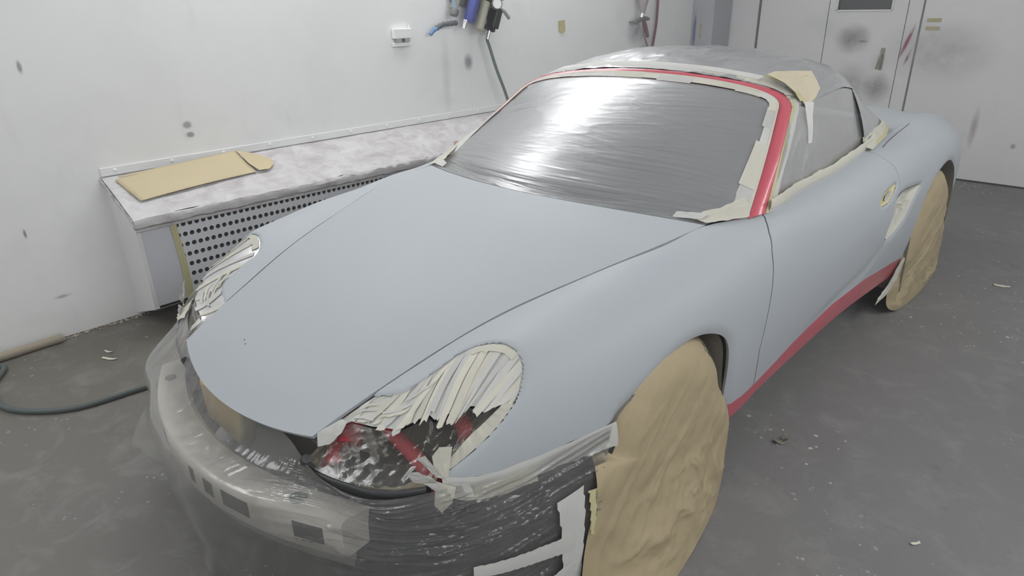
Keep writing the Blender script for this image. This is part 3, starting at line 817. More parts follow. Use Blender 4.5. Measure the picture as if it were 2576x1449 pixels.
# rear deck (between the quarter tops) and tail
RE = spl(ys_, NETP[:, 0], np.linspace(1.70, GU[-1], 60))
nw = 41; DG = np.zeros((60, nw, 3))
for i, e in enumerate(RE):
    for k, w1 in enumerate(np.linspace(-1, 1, nw)):
        DG[i, k] = (e[0]*w1*.9965, e[1] + .10*(1-w1*w1)*np.clip((e[1]-1.9)/1.4, 0, 1), e[2] + .012*(1-w1*w1) - .010*math.exp(-((abs(w1)-.86)/.1)**2))
DN = grid_normals(DG); DN = DN if DN[30, 20, 2] > 0 else -DN
DT = tri_of(grid_faces(60, nw)); dv = DG.reshape(-1, 3); dn = DN.reshape(-1, 3)
if np.dot(np.cross(dv[DT[0, 1]]-dv[DT[0, 0]], dv[DT[0, 2]]-dv[DT[0, 0]]), dn[DT[0, 0]]) < 0: DT = DT[:, ::-1]
# cut line of the folding-roof lid on the quarter
V, N, T, _ = clip(dv, dn, DT, dv[:, 1] - 1.95, False)
V, N, T = flange(V, N, T, .012)
obj('rear_deck', V, T, PRIMER, car, True, N)
tl = spl(np.arange(9), NETP[-1], np.linspace(0, 8, 30)); tv = np.array([[(p[0]*w1, p[1] + .11*(1-w1*w1), p[2]) for w1 in np.linspace(-1, 1, 21)] for p in tl]).reshape(-1, 3)
obj('tail_panel', tv, grid_faces(30, 21), PRIMER, car)
# lid joint on each shoulder: thin tube with the gap's shadow as its colour
for sd in (1, -1):
    u = np.linspace(1.72, 2.25, 40); v = np.interp(u, [1.72, 1.80, 2.25], [.85, .72, .26])
    P = S(u, v, -.0004)*np.array([sd, 1, 1]); MB().tube(P, .0022, 6).build('lid_joint', plain('joint_shadow', (.14, .09, .11), .8) if sd == 1 else bpy.data.materials['joint_shadow'], car, True)

# wheels, tyres, arch liners
def wheel(x, y, wid, R):
    W = empty('wheel', parent=car); s = 1 if x > 0 else -1
    h = wid/2
    MB().lathe([(R-.085, -h), (R-.02, -h), (R, -h+.02), (R, h-.02), (R-.02, h), (R-.085, h), (R-.09, 0)], (x, y, R), (1, 0, 0), 48).build('tyre', RUBBER, W, True)
    rm = MB().lathe([(R-.09, -h+.01), (R-.09, h-.01), (R-.11, h-.015), (R-.115, h-.05), (.06, h-.055), (.03, h-.045), (.001, h-.045)] if s > 0 else [(R-.09, h-.01), (R-.09, -h+.01), (R-.11, -h+.015), (R-.115, -h+.05), (.06, -h+.055), (.03, -h+.045), (.001, -h+.045)], (x, y, R), (1, 0, 0), 48)
    rm.build('rim', STEELG, W, True)
for x, y, wd in ((.7275, 0, .20), (-.7275, 0, .20), (.725, 2.415, .245), (-.725, 2.415, .245)): wheel(x, y, wd, .315)
def liner(C, xo, xi, s):
    C = C[(C[:, 1] > .12)]; V = []
    for y, z in C:
        for x in np.linspace(xo, xi, 10): V.append((x*s, y, z))
    obj('wheel_arch_liner', V, grid_faces(len(C), 10), LINER, car)
    V = [(xi*s, y, z) for y, z in C]; k = len(V); V.append((xi*s, float(C[:, 0].mean()), .12)); obj('inner_arch_wall', V, [(i, i+1, k) for i in range(k-1)], LINER, car, False)
for s in (1, -1):
    cl = ARCHFc.copy(); cl = (cl - [0, .3])*1.0 + [0, .3]; liner(cl, .822, .50, s)
    liner(ARCHRc, .878, .56, s)

# cabin tub, floor pan and dash so nothing is hollow
MB().box((-.72, .55, .18), (.72, 2.0, .24)).build('floor_pan', DARK, car)
MB().hexa([(-.68, .42, .20), (.68, .42, .20), (.68, .62, .20), (-.68, .62, .20), (-.60, .40, .80), (.60, .40, .80), (.66, .74, .84), (-.66, .74, .84)]).build('dashboard', DARK, car, bevel=.01)
MB().box((-.68, 1.62, .24), (.68, 1.95, .83)).build('rear_bulkhead', INSIDE, car, bevel=.02)
for sx in (.37, -.37):
    q = MB().hexa([(sx-.24, 1.0, .30), (sx+.24, 1.0, .30), (sx+.24, 1.5, .26), (sx-.24, 1.5, .26), (sx-.24, 1.0, .46), (sx+.24, 1.0, .46), (sx+.24, 1.48, .42), (sx-.24, 1.48, .42)])
    q.hexa([(sx-.23, 1.42, .40), (sx+.23, 1.42, .40), (sx+.23, 1.52, .36), (sx-.23, 1.52, .36), (sx-.17, 1.58, 1.02), (sx+.17, 1.58, 1.02), (sx+.17, 1.65, 1.0), (sx-.17, 1.65, 1.0)])
    q.build('seat', INSIDE, car, bevel=.035)
for s in (1, -1):
    V = []
    for y in np.linspace(.60, 1.66, 30):
        b0 = spl(ys_, NETP[:, 0], [y])[0]
        V += [(b0[0]*s, y, b0[2]), ((b0[0]-.07)*s, y, b0[2]-.005), ((b0[0]-.07)*s, y, .24)]
    obj('inner_door_skin', V, grid_faces(30, 3), INSIDE, car)
    # inner wing and bulkhead so the engine bay is closed
    MB().box((min(s*.30, s*.56), -.52, .22), (max(s*.30, s*.56), .40, .56)).build('inner_wing', DARK, car)
MB().box((-.30, -.60, .18), (.30, .45, .42)).build('luggage_tub', DARK, car)
MB().box((-.62, .38, .30), (.62, .44, .79)).build('firewall', DARK, car)

# windscreen frame: outer line, mid line, glass line (left half, foot to top centre)
FO = np.array([(.757,.632,.838),(.722,.750,.923),(.684,.881,1.016),(.652,.985,1.092),(.633,1.030,1.121),(.604,1.056,1.142),(.556,1.076,1.160),(.457,1.090,1.179),(.288,1.083,1.199),(.14,1.068,1.210),(0,1.062,1.2135)])
GE = np.array([(.690,.560,.842),(.655,.720,.947),(.612,.872,1.048),(.588,.950,1.103),(.574,.985,1.122),(.550,1.003,1.1325),(.505,1.011,1.144),(.425,1.014,1.156),(.275,1.014,1.170),(.135,1.010,1.177),(0,1.008,1.180)])
n_f = 120
fo = crv(FO, n_f); ge = spl(np.r_[0, np.cumsum(np.linalg.norm(np.diff(FO, axis=0), axis=1)**.5)], GE, np.linspace(0, np.cumsum(np.linalg.norm(np.diff(FO, axis=0), axis=1)**.5)[-1], n_f))
s_ = np.linspace(0, 1, n_f)
kmid = np.interp(s_, [0, .45, .62, .75, 1], [.58, .60, .54, .47, .46])[:, None]
mid = fo*(1-kmid) + ge*kmid
mid = mid + (np.array((.737, .556, .833)) - mid[0])*(np.clip(1 - s_/.22, 0, 1)[:, None]**1.6)
def mirror_full(C): return np.vstack([C, (C*[-1, 1, 1])[::-1][1:]])
fo_f, mid_f, ge_f = map(mirror_full, (fo, mid, ge))
nl = len(fo_f)
def strip(name, A, B, mat, parent, bulge=.0, depth=0., lift=0., cols=7, nrm=None, **kw):
    A = np.asarray(A, float); B = np.asarray(B, float); n = len(A)
    T = np.gradient((A+B)/2, axis=0); Nn = np.cross(T, B - A); Nn /= np.linalg.norm(Nn, axis=1, keepdims=True) + 1e-12
    ref = np.array((0, -.4, 1.)) if nrm is None else np.asarray(nrm, float)
    Nn = np.where((Nn @ ref)[:, None] < 0, -Nn, Nn)
    V = []; 
    ts = np.linspace(0, 1, cols)
    for i in range(n):
        if depth: V.append(A[i] - Nn[i]*depth)
        for t in ts: V.append(A[i]*(1-t) + B[i]*t + Nn[i]*(lift + bulge*(1-(2*t-1)**2)))
        if depth: V.append(B[i] - Nn[i]*depth)
    m = cols + (2 if depth else 0)
    o = obj(name, V, grid_faces(n, m), mat, parent, **kw)
    b_ = bmesh.new(); b_.from_mesh(o.data); bmesh.ops.recalc_face_normals(b_, faces=b_.faces); b_.to_mesh(o.data); b_.free()
    o.data.polygons.foreach_set('use_smooth', [True]*len(o.data.polygons)); o.data.set_sharp_from_angle(angle=math.radians(50))
    return o
strip('windscreen_frame', fo_f, mid_f, RED, car, .006, .02)
# dark glass under the film
GB = np.array([(-.690,.560,.842),(-.50,.47,.868),(-.30,.39,.885),(0,.345,.895),(.30,.39,.885),(.50,.47,.868),(.690,.560,.842)])
ngx, ngy = 121, 81
gb = crv(GB, ngx)
# top edge from glass line: take the part from corner to corner by x
tx = np.linspace(-1, 1, ngx)
def edge_at(C, fr):     # position along a polyline by fraction of length
    d = np.r_[0, np.cumsum(np.linalg.norm(np.diff(C, axis=0), axis=1))]; f = np.asarray(fr)*d[-1]
    return np.stack([np.interp(f, d, C[:, k]) for k in range(3)], 1)
iL = int(np.argmin(np.abs(ge[:, 0]-.575) + (s_ < .2)*9)); pil = ge[:iL+1]; hdr = mirror_full(ge[iL:])[::-1]
left_p = edge_at(pil*[-1, 1, 1], np.linspace(0, 1, ngy)); right_p = edge_at(pil, np.linspace(0, 1, ngy)); top_p = edge_at(hdr, np.linspace(0, 1, ngx))
bot_p = gb
WG = np.zeros((ngx, ngy, 3)); a_ = np.linspace(0, 1, ngx)[:, None]; 
for j in range(ngy):
    t = j/(ngy-1)
    ruled = bot_p*(1-t) + top_p*t
    side = (left_p[j]*(1-a_) + right_p[j]*a_) - ((bot_p[0]*(1-a_) + bot_p[-1]*a_)*(1-t) + (top_p[0]*(1-a_) + top_p[-1]*a_)*t)
    WG[:, j] = ruled + side
bow = np.sin(np.pi*np.linspace(0, 1, ngx))[:, None]**.8*np.sin(np.pi*np.linspace(0, 1, ngy))[None]**.9
wn = np.array((0, -.41, .91)); WG += bow[..., None]*.022*wn
obj('windscreen', (WG - wn*.006).reshape(-1, 3), grid_faces(ngx, ngy, True), GLASS, car)
# cowl tray under the film, between hood and glass
cw = np.array([((x*.98, y + .01, z - .045)) for x, y, z in HG[-1]]); cg = edge_at(GB, np.linspace(0, 1, nhw)) - [0, 0, .03]
strip('cowl_tray', cw, cg, DARK, car)
# red scuttle corner that shows beside each screen foot
for s in (1, -1):
    V = [(.752*s, .634, .832), (.722*s, .60, .834), (.70*s, .56, .830), (.662*s, .45, .822), (.69*s, .50, .814), (.728*s, .585, .820)]
    obj('scuttle_corner', V, [tuple(range(6)) if s > 0 else tuple(range(6))[::-1]], RED, car, False)

# ------------------------------------------------------------------ nose behind the removed bumper
def beam_y(x): return -.982 + .50*x*x
bm = MB(); xs = np.linspace(-.52, .52, 61); zt_, zb_ = .425, .322
V = []
for x in xs:
    y = beam_y(x); e = .004
    prof = [(y+.095, zb_+.01), (y+.012, zb_), (y+.002, zb_+.004), (y, zb_+.012), (y, zt_-.012), (y+.004, zt_-.003), (y+.012, zt_), (y+.085, zt_-.002), (y+.095, zt_-.012)]
    V += [(x, a, b) for a, b in prof]
F = grid_faces(61, 9) + [tuple(range(9)), tuple(60*9 + k for k in range(9))[::-1]]
beam = MB().add(V, F).build('bumper_beam', ALU, car, True)
for x0, x1, z0, z1 in ((.40, .475, .352, .398), (.175, .27, .352, .398), (.095, .135, .352, .396), (.02, .045, .352, .396), (-.27, -.175, .352, .398), (-.475, -.40, .352, .398)):
    q = []
    for dz in (z0, z1):
        q += [(x0, beam_y(x0)-.0012, dz), (x1, beam_y(x1)-.0012, dz), (x1, beam_y(x1)+.01, dz), (x0, beam_y(x0)+.01, dz)]
    MB().hexa(q).build('beam_slot', DARK, beam)
MB().lathe([(.020, 0), (.020, .004), (.012, .006), (.002, .006)], (.375, beam_y(.375)+.045, .424), (0, 0, 1), 16).build('rubber_bung', plain('green_rubber', (.16, .22, .20), .5), beam, True)
MB().lathe([(.016, 0), (.016, .004), (.010, .006), (.002, .006)], (-.415, beam_y(-.415)+.04, .424), (0, 0, 1), 16).build('rubber_bung', plain('grey_rubber', (.22, .23, .23), .5), beam, True)
V = []
for x in xs:
    y = beam_y(x) + .03
    V += [(x, y, zb_+.006), (x, y-.012, zb_-.035), (x, y+.02, zb_-.045)]
obj('lower_lip', V, grid_faces(61, 3), plain('grey_lower_rail', (.34, .34, .33), .5), beam)
for sx in (-.36, .36): MB().box((sx-.05, beam_y(sx)+.08, .33), (sx+.05, -.60, .41)).build('crash_bracket', STEELG, car, bevel=.006)
MB().hexa([(-.62, -.70, .10), (.62, -.70, .10), (.62, -.60, .10), (-.62, -.60, .10), (-.40, -.76, .50), (.40, -.76, .50), (.40, -.66, .52), (-.40, -.66, .52)]).build('radiator_panel', plain('brown_grey_panel', (.16, .145, .125), .6), car, bevel=.01)
MB().hexa([(-.20, -.842, .375), (.02, -.842, .375), (.02, -.80, .375), (-.20, -.80, .375), (-.18, -.850, .515), (.08, -.850, .518), (.08, -.80, .515), (-.18, -.80, .515)]).build('lock_bracket', plain('tan_bracket', (.62, .48, .22), .55), car, bevel=.008)
for s in (1, -1):
    # black nose corner: duct and lower wing, swept from beam end round to the wheel arch
    C = np.array([(.40,-.80,0),(.50,-.79,0),(.60,-.735,0),(.675,-.645,0),(.725,-.53,0),(.765,-.40,0),(.785,-.315,0)]); c = crv(C, 40); V = []
    for x, y, _ in c:
        for z, o_ in ((.05, .02), (.16, .005), (.28, 0), (.38, .004), (.455, .02), (.485, .05), (.49, .12)):
            n = np.array((.8, -.6)); V.append(((x - o_*.75)*s, y + o_*.65, z))
    obj('nose_corner', V, grid_faces(40, 7), BLACK, car)
    # headlight bucket: red metal pan with brackets and a foil-lined shelf
    pan = []
    for u, v in zip(np.linspace(-.74, -.43, 26).repeat(22), np.tile(np.linspace(.1, 5.4, 22), 26)):
        pan.append(S(u, v, 0)[0] - np.array((.10, -.13, .115))*(1 + .25*math.sin(u*20 + v)))
    pan = np.array(pan)*[s, 1, 1]
    hb = obj('headlight_bucket', pan, grid_faces(26, 22, s < 0), plain('dark_headlight_pan', (.10, .095, .085), .5) if s > 0 else bpy.data.materials['dark_headlight_pan'], car)
    if s > 0:
        q = MB().tube(crv([(.40,-.735,.515),(.375,-.70,.545),(.35,-.66,.56)], 10), .030, 14)
        q.tube(crv([(.385,-.765,.455),(.365,-.735,.475),(.34,-.70,.50)], 10), .036, 14)
        q.build('red_panel_edge', REDM, hb, True)
        MB().tube(crv([(.440,-.655,.555),(.50,-.655,.53),(.55,-.65,.505),(.60,-.655,.485),(.635,-.66,.475)], 14), .019, 12).build('red_bracket', REDM, hb, True)
        MB().tube(crv([(.60,-.555,.585),(.625,-.565,.585),(.655,-.585,.575)], 8), .020, 12).build('red_bracket', REDM, hb, True)
    else:
        MB().hexa([(-.700,-.610,.572),(-.690,-.625,.560),(-.670,-.60,.565),(-.680,-.585,.575),(-.712,-.575,.605),(-.700,-.60,.59),(-.685,-.57,.592),(-.695,-.555,.605)]).build('red_panel_edge', RED, hb)
    rimp = np.array([(.355,-.822,.500),(.335,-.818,.478),(.345,-.812,.462),(.41,-.803,.460),(.49,-.785,.468),(.555,-.765,.476),(.61,-.735,.488),(.66,-.705,.508)])*[s,1,1]
    MB().tube(crv(rimp, 40), .011, 10).build('rubber_lip', BLACK, car, True)
    V = []
    for i, p in enumerate(crv(rimp, 30)):
        for k in range(8): V.append(p + np.array((-.055*s, .105, -.024))*k/7 + np.array((0, 0, .006*fbm(i*.8, k*.9, 3))))
    obj('foil_shelf', V, grid_faces(30, 8, s < 0), plain('crumpled_foil', (.44, .39, .28), .5, .1, .4, 45, .4) if s > 0 else bpy.data.materials['crumpled_foil'], car, False)

# ------------------------------------------------------------------ folding roof and its film
RS = [
 ([1.062,1.066,1.080,1.082,1.066,1.02], [(0,1.2145),(.2,1.2065),(.38,1.189),(.5,1.170),(.58,1.1505),(.640,1.112)]),
 (1.25, [(0,1.250),(.2,1.244),(.38,1.226),(.5,1.203),(.585,1.172),(.645,1.124)]),
 (1.45, [(0,1.276),(.2,1.270),(.38,1.250),(.5,1.224),(.585,1.190),(.645,1.138)]),
 (1.65, [(0,1.262),(.2,1.256),(.38,1.235),(.5,1.204),(.58,1.165),(.636,1.112)]),
 (1.80, [(0,1.225),(.2,1.219),(.38,1.195),(.49,1.160),(.565,1.115),(.618,1.062)]),
 (1.95, [(0,1.165),(.2,1.158),(.37,1.132),(.47,1.100),(.545,1.060),(.598,1.012)]),
 (2.10, [(0,1.075),(.2,1.068),(.35,1.045),(.45,1.020),(.52,.990),(.568,.962)]),
 (2.25, [(0,.965),(.2,.960),(.33,.952),(.42,.945),(.48,.940),(.53,.932)]),
]
RP = np.array([[(x, (a[j] if isinstance(a, list) else a), z) for j, (x, z) in enumerate(b)] for a, b in RS])
rts = [np.mean(a) for a, b in RS]
nru, nrv = 150, 70
RG = surf_eval(RP, rts, np.linspace(rts[0], rts[-1], nru), np.linspace(0, 5, nrv))
RGf = np.concatenate([RG[:, ::-1]*[-1, 1, 1], RG[:, 1:]], 1)        # both halves
RN = grid_normals(RGf); RN = RN if RN[60, 70, 2] > 0 else -RN
rail = RG[:, -1]
obj('soft_top', (RGf - RN*.006).reshape(-1, 3), grid_faces(nru, RGf.shape[1], True), plain('dark_hood_cloth', (.06, .06, .065), .8), car)
A_, B_ = np.meshgrid(np.arange(nru)/nru, np.linspace(-1, 1, RGf.shape[1]), indexing='ij')
fd = .0035*ridge(B_*9 + .6*fbm(A_*4, B_*3, 2), A_*3.0, 3)*np.clip(np.abs(A_-.05)*4, .3, 1) + .002*fbm(A_*14, B_*22, 3)
rf = empty('roof_film', 'grey plastic film stretched over the folding roof and taped along the header', 'plastic film')
obj('film_sheet', (RGf + RN*(.003 + fd)[..., None]).reshape(-1, 3), grid_faces(nru, RGf.shape[1], True), FILMR, rf)
# rear quarters of the roof (cloth sail behind the side window) and side-window film
for s in (1, -1):
    i0 = int(np.argmin(np.abs(rail[:, 1]-1.62))); r_ = rail[i0:-1]
    base = edge_at(np.array([(.736,1.60,.884),(.735,1.72,.893),(.722,1.86,.902),(.690,2.00,.912),(.63,2.12,.920),(.535,2.235,.928)]), np.linspace(0, 1, len(r_)))
    o = strip('film_sheet', r_*[s, 1, 1], base*[s, 1, 1], FILMR, rf, .012, 0, .002, 12, (s, .2, .4))
    iw = int(np.argmin(np.abs(rail[:, 1]-1.80))); top = edge_at(rail[:iw], np.linspace(0, 1, 70)); top = np.vstack([[(.648, .99, 1.098)], top])
    top = edge_at(top, np.linspace(0, 1, 80)); blt = edge_at(np.array([(.750,.665,.842),(.738,.90,.842),(.735,1.30,.853),(.732,1.55,.876),(.730,1.70,.893)]), np.linspace(0, 1, 80))
    m = 40; t = np.linspace(0, 1, m)[None]; a = np.linspace(0, 1, 80)[:, None]
    P = top[:, None]*(1-t[..., None]) + blt[:, None]*t[..., None]
    fold = .004*ridge(a*9 + .25*t + .3*np.sin(3*t), t*1.1 + 4 + 0*a, 2)*np.where(a < .35, .8, .25)
    V = ((P + (np.sin(math.pi*t)**.7*(.010 + fold))[..., None]*np.array((1, 0, .25)))*[s, 1, 1]).reshape(-1, 3)
    sw = obj('side_window_film', V, grid_faces(80, m, s < 0), FILMH, None, label=('hazy plastic film over the side window nearest the camera' if s > 0 else 'hazy plastic film over the side window facing the bench wall'), cat='plastic film', group='side window films')
    # belt tape
    bl = spl(ys_, NETP[:, 0], np.linspace(.655, 1.69, 70)); upv = np.stack([np.full(70, -.004), np.zeros(70), np.full(70, .036)], 1)
    wob = np.stack([np.zeros(70), np.zeros(70), .0025*fbm(np.linspace(0, 14, 70), np.zeros(70) + s*3, 3)], 1)
    strip('masking_tape', (bl + [.003, 0, -.003] + wob*.5)*[s, 1, 1], (bl + upv + [.009, 0, 0] + wob)*[s, 1, 1], TAPEW, sw, .002, 0, 0, 4, (s, 0, .3))
    strip('masking_tape', (bl + [.007, 0, .016] + wob*.5)*[s, 1, 1], (bl + upv + [.008, 0, .012] + wob*2)*[s, 1, 1], TAPE, sw, .0015, 0, .0015, 4, (s, 0, .3))
    # corner tapes behind the window
    cq = edge_at(np.array([(.742,1.64,.886),(.742,1.72,.893),(.728,1.86,.904),(.70,1.98,.914),(.645,2.10,.922)]), np.linspace(0, 1, 40))
    strip('masking_tape', cq*[s, 1, 1], (cq + np.array((-.030, -.012, .050))*np.linspace(1.1, .7, 40)[:, None])*[s, 1, 1], TAPE, rf, .003, 0, .006, 5, (s, .2, .5))
    strip('masking_tape', (cq + [.006, .004, -.001])*[s, 1, 1], (cq + [-.006, -.002, .010])*[s, 1, 1], TAPEY, rf, .001, 0, .008, 3, (s, .2, .5))
    V = np.array([(.735,1.56,.905),(.755,1.62,.885),(.748,1.70,.890),(.735,1.72,.915),(.715,1.69,.94),(.715,1.60,.935)])*[s, 1, 1] + np.array((s*.006, 0, .002))
    obj('masking_tape', V, [tuple(range(6)) if s > 0 else tuple(range(6))[::-1]], TAPE, rf, False)
    # tape on the screen pillar's outer side
    kp = int(n_f*.60); po = fo[:kp]
    d_out = np.stack([np.full(kp, .003), np.full(kp, .022), np.full(kp, 0)], 1)
    strip('masking_tape', po*[s, 1, 1], (po + d_out)*[s, 1, 1], TAPEY, rf, .001, 0, .001, 3, (s, -.2, .2))
    strip('masking_tape', (po + d_out*.9)*[s, 1, 1], (po + d_out*2.3 + np.stack([np.zeros(kp), .004*fbm(np.linspace(0, 9, kp), np.zeros(kp), 3), np.zeros(kp)], 1))*[s, 1, 1], TAPEW, rf, .001, 0, .0005, 3, (s, -.2, .2))
for s in (1, -1):
    V = np.array([(.742,.705,.848),(.736,.84,.850),(.722,.815,.90),(.700,.800,.965)])*[s, 1, 1] - np.array((s*.006, 0, 0))
    obj('mirror_base', V, [(0, 1, 2, 3) if s > 0 else (3, 2, 1, 0)], RED, car, False)
# header tapes (roof side of the red frame): a run of overlapping pieces
hi0 = int(n_f*.50); hfull = fo_f[hi0:nl-hi0]; 
def header_dir(C):
    d = np.tile(np.array((0, .030, .012)), (len(C), 1)); k = np.clip((np.abs(C[:, 0]) - .5)/.12, 0, 1)[:, None]
    side = np.sign(C[:, :1])*np.array((.018, 0, 0)) + np.array((0, .016, -.010)); return d*(1-k) + side*k
hd = header_dir(hfull); hfull = hfull + hd*.06
cuts = [0, .16, .33, .55, .74, .86, 1.0]
for a, b in zip(cuts[:-1], cuts[1:]):
    i, j = int(max(0, a*len(hfull)-3)), int(min(len(hfull), b*len(hfull)+3)); w_ = random.uniform(.9, 1.12)
    strip('masking_tape', hfull[i:j], hfull[i:j] + hd[i:j]*w_, TAPEW if random.random() < .5 else TAPE, rf, .001, 0, .0025 + random.uniform(0, .0008), 4, (0, -.2, 1))
    strip('masking_tape', hfull[i:j] + hd[i:j]*.75, hfull[i:j] + hd[i:j]*1.75, TAPEW, rf, .001, 0, .0035 + random.uniform(0, .0008), 4, (0, -.2, 1))
# cream paper patch bridging roof and window at the near corner
PP = np.array([(.491,1.10,1.206),(.505,1.14,1.214),(.548,1.23,1.215),(.578,1.295,1.206),(.602,1.315,1.178),(.622,1.295,1.148),(.640,1.20,1.120),(.650,1.12,1.100),(.644,1.10,1.120),(.630,1.09,1.145),(.570,1.085,1.185)]) + np.array((.006, 0, .006))
cen = PP.mean(0) + np.array((.010, 0, .016)); V = [cen]; 
for r in (.35, .7, 1.0):
    for k, p in enumerate(PP): V.append(cen*(1-r) + p*r + np.array((.004, 0, .004))*float(fbm(np.array(k*1.3), np.array(r*5), 2)))
n = len(PP); F = [(0, 1+k, 1+(k+1) % n) for k in range(n)] + [(1+r*n+k, 1+(r+1)*n+k, 1+(r+1)*n+(k+1) % n, 1+r*n+(k+1) % n) for r in range(2) for k in range(n)]
pp = obj('masking_paper', V, F, CREAMP, None, False, label='crumpled cream paper patch taped at the upper corner of the near side window', cat='masking paper')
strip('masking_tape', [(.478,1.100,1.192),(.52,1.112,1.186),(.565,1.11,1.173),(.612,1.095,1.148),(.640,1.085,1.122)], [(.484,1.116,1.197),(.525,1.128,1.192),(.572,1.125,1.179),(.620,1.11,1.155),(.650,1.098,1.128)], TAPEY, pp, 0, 0, .012, 3, (.5, 0, 1))
strip('masking_tape', [(.640,1.10,1.12),(.658,1.085,1.08),(.676,1.075,1.03),(.690,1.06,.985)], [(.655,1.15,1.115),(.668,1.12,1.075),(.682,1.105,1.03),(.695,1.08,.985)], TAPEW, pp, 0, 0, .014, 3, (1, 0, .3))

# ------------------------------------------------------------------ windscreen film with tape border
ws = empty('windscreen_film', 'wrinkled silvery plastic film over the windscreen, edged with cream tape', 'plastic film')
na, nt = 241, 230; n_low = 55
ai = np.linspace(0, ngx-1, na)
def up_cols(A): return np.stack([np.stack([np.interp(ai, np.arange(ngx), A[:, j, k]) for k in range(3)], 1) for j in range(A.shape[1])], 1)
WGu = up_cols(WG)
ti = np.linspace(0, ngy-1, nt - n_low); WGu = np.stack([np.stack([np.interp(ti, np.arange(ngy), WGu[i, :, k]) for k in range(3)], 1) for i in range(na)], 0)
he_ = np.stack([np.interp(np.linspace(0, nhw-1, na), np.arange(nhw), HG[-1][:, k]) for k in range(3)], 1) + [0, .004, -.003]
low = np.zeros((na, n_low, 3))
for j in range(n_low):
    t = j/n_low; low[:, j] = he_*(1-t) + WGu[:, 0]*t; low[:, j, 2] -= .030*math.sin(math.pi*t)*np.sin(np.pi*np.linspace(0, 1, na))**.4
FS = np.concatenate([low, WGu], 1)
FN = grid_normals(FS); FN = FN if FN[120, 150, 2] > 0 else -FN
aa, bb = np.meshgrid(np.linspace(0, 1, na), np.linspace(0, 1, nt), indexing='ij')
wgt = np.clip(1.15 - bb*1.9, .035, 1)
fan = bb + .10*(aa-.15)*(bb-.25) + .02*fbm(aa*3, bb*3, 2)
wr = ridge(aa*2.0 + .4*fbm(aa*3, bb*4, 2), fan*30, 3)
wr2 = ridge(aa*3.0 + .3*fbm(aa*4, bb*5, 2), fan*62 + 5, 2)*np.clip(1.3 - bb*2.6, 0, 1)
fd = .0030*wgt*wr + .0022*wr2 + .0011*ridge(aa*5 + 3 + bb*3, bb*14 - aa*5, 2)*np.clip(bb*2-.4, 0, 1) + .004*wgt*fbm(aa*5, bb*12, 2)*(bb < .5)
edge = np.clip(np.minimum.reduce([aa*25, (1-aa)*25, (1-bb)*30, bb*40]), 0, 1)
FS2 = FS + FN*(.0025 + fd*edge)[..., None]
obj('film_sheet', FS2.reshape(-1, 3), grid_faces(na, nt, True), FILMT, ws)
# tape border: pieces between red frame and glass line
npc = 22; idx = np.linspace(0, nl-1, npc+1).astype(int)
inner = ge_f + (ge_f - mid_f)*(.08 + .28*np.clip((1.10 - ge_f[:, 2:3])/.15, 0, 1))
for a, b in zip(idx[:-1], idx[1:]):
    a2 = max(0, a-2); b2 = min(nl, b+3); k = random.uniform(-.10, .22)
    strip('masking_tape', mid_f[a2:b2], inner[a2:b2] + (inner-mid_f)[a2:b2]*k, TAPEW if random.random() < .55 else TAPE, ws, .001, 0, .0065 + random.uniform(0, .0012), 4)
strip('masking_tape', mid_f*.995 + ge_f*.005, mid_f*.72 + ge_f*.28, TAPE, ws, .0005, 0, .008, 3)
def quad_tape(name, P, mat, parent, n=8, seed=0, amp=.002):
    """torn strip of tape from a polygon outline, crinkled"""
    P = np.asarray(P, float); c = P.mean(0); nn = np.cross(P[1]-P[0], P[2]-P[0]); nn /= np.linalg.norm(nn) + 1e-9
    Q = []; 
    for i in range(len(P)):
        a, b = P[i], P[(i+1) % len(P)]
        for t in np.arange(0, 1, 1/n): Q.append(a*(1-t) + b*t)
    Q = np.array(Q); m = len(Q); V = [c]
    for r in (.33, .66, 1.0):
        for k, q in enumerate(Q): V.append(c*(1-r) + q*r + nn*amp*float(fbm(np.array(q[0]*60 + r*3 + seed), np.array(q[2]*60 + q[1]*40), 2)))
    F = [(0, 1+k, 1+(k+1) % m) for k in range(m)] + [(1+r*m+k, 1+(r+1)*m+k, 1+(r+1)*m+(k+1) % m, 1+r*m+(k+1) % m) for r in range(2) for k in range(m)]
    return obj(name, V, F, mat, parent, True)
# tape at the screen feet
for s in (1, -1):
    f0 = np.array([(.618,.428,.836),(.664,.428,.831),(.705,.490,.834),(.739,.557,.836),(.718,.60,.862),(.690,.612,.878),(.655,.53,.856),(.62,.475,.848)])*[s, 1, 1]
    quad_tape('masking_tape', f0 + [0, 0, .006], TAPE, ws, seed=s)
    f1 = np.array([(.555,.405,.838),(.640,.432,.838),(.645,.47,.850),(.60,.455,.850),(.555,.43,.849)])*[s, 1, 1]
    quad_tape('masking_tape', f1 + [0, 0, .004], TAPEW, ws, seed=s+4)

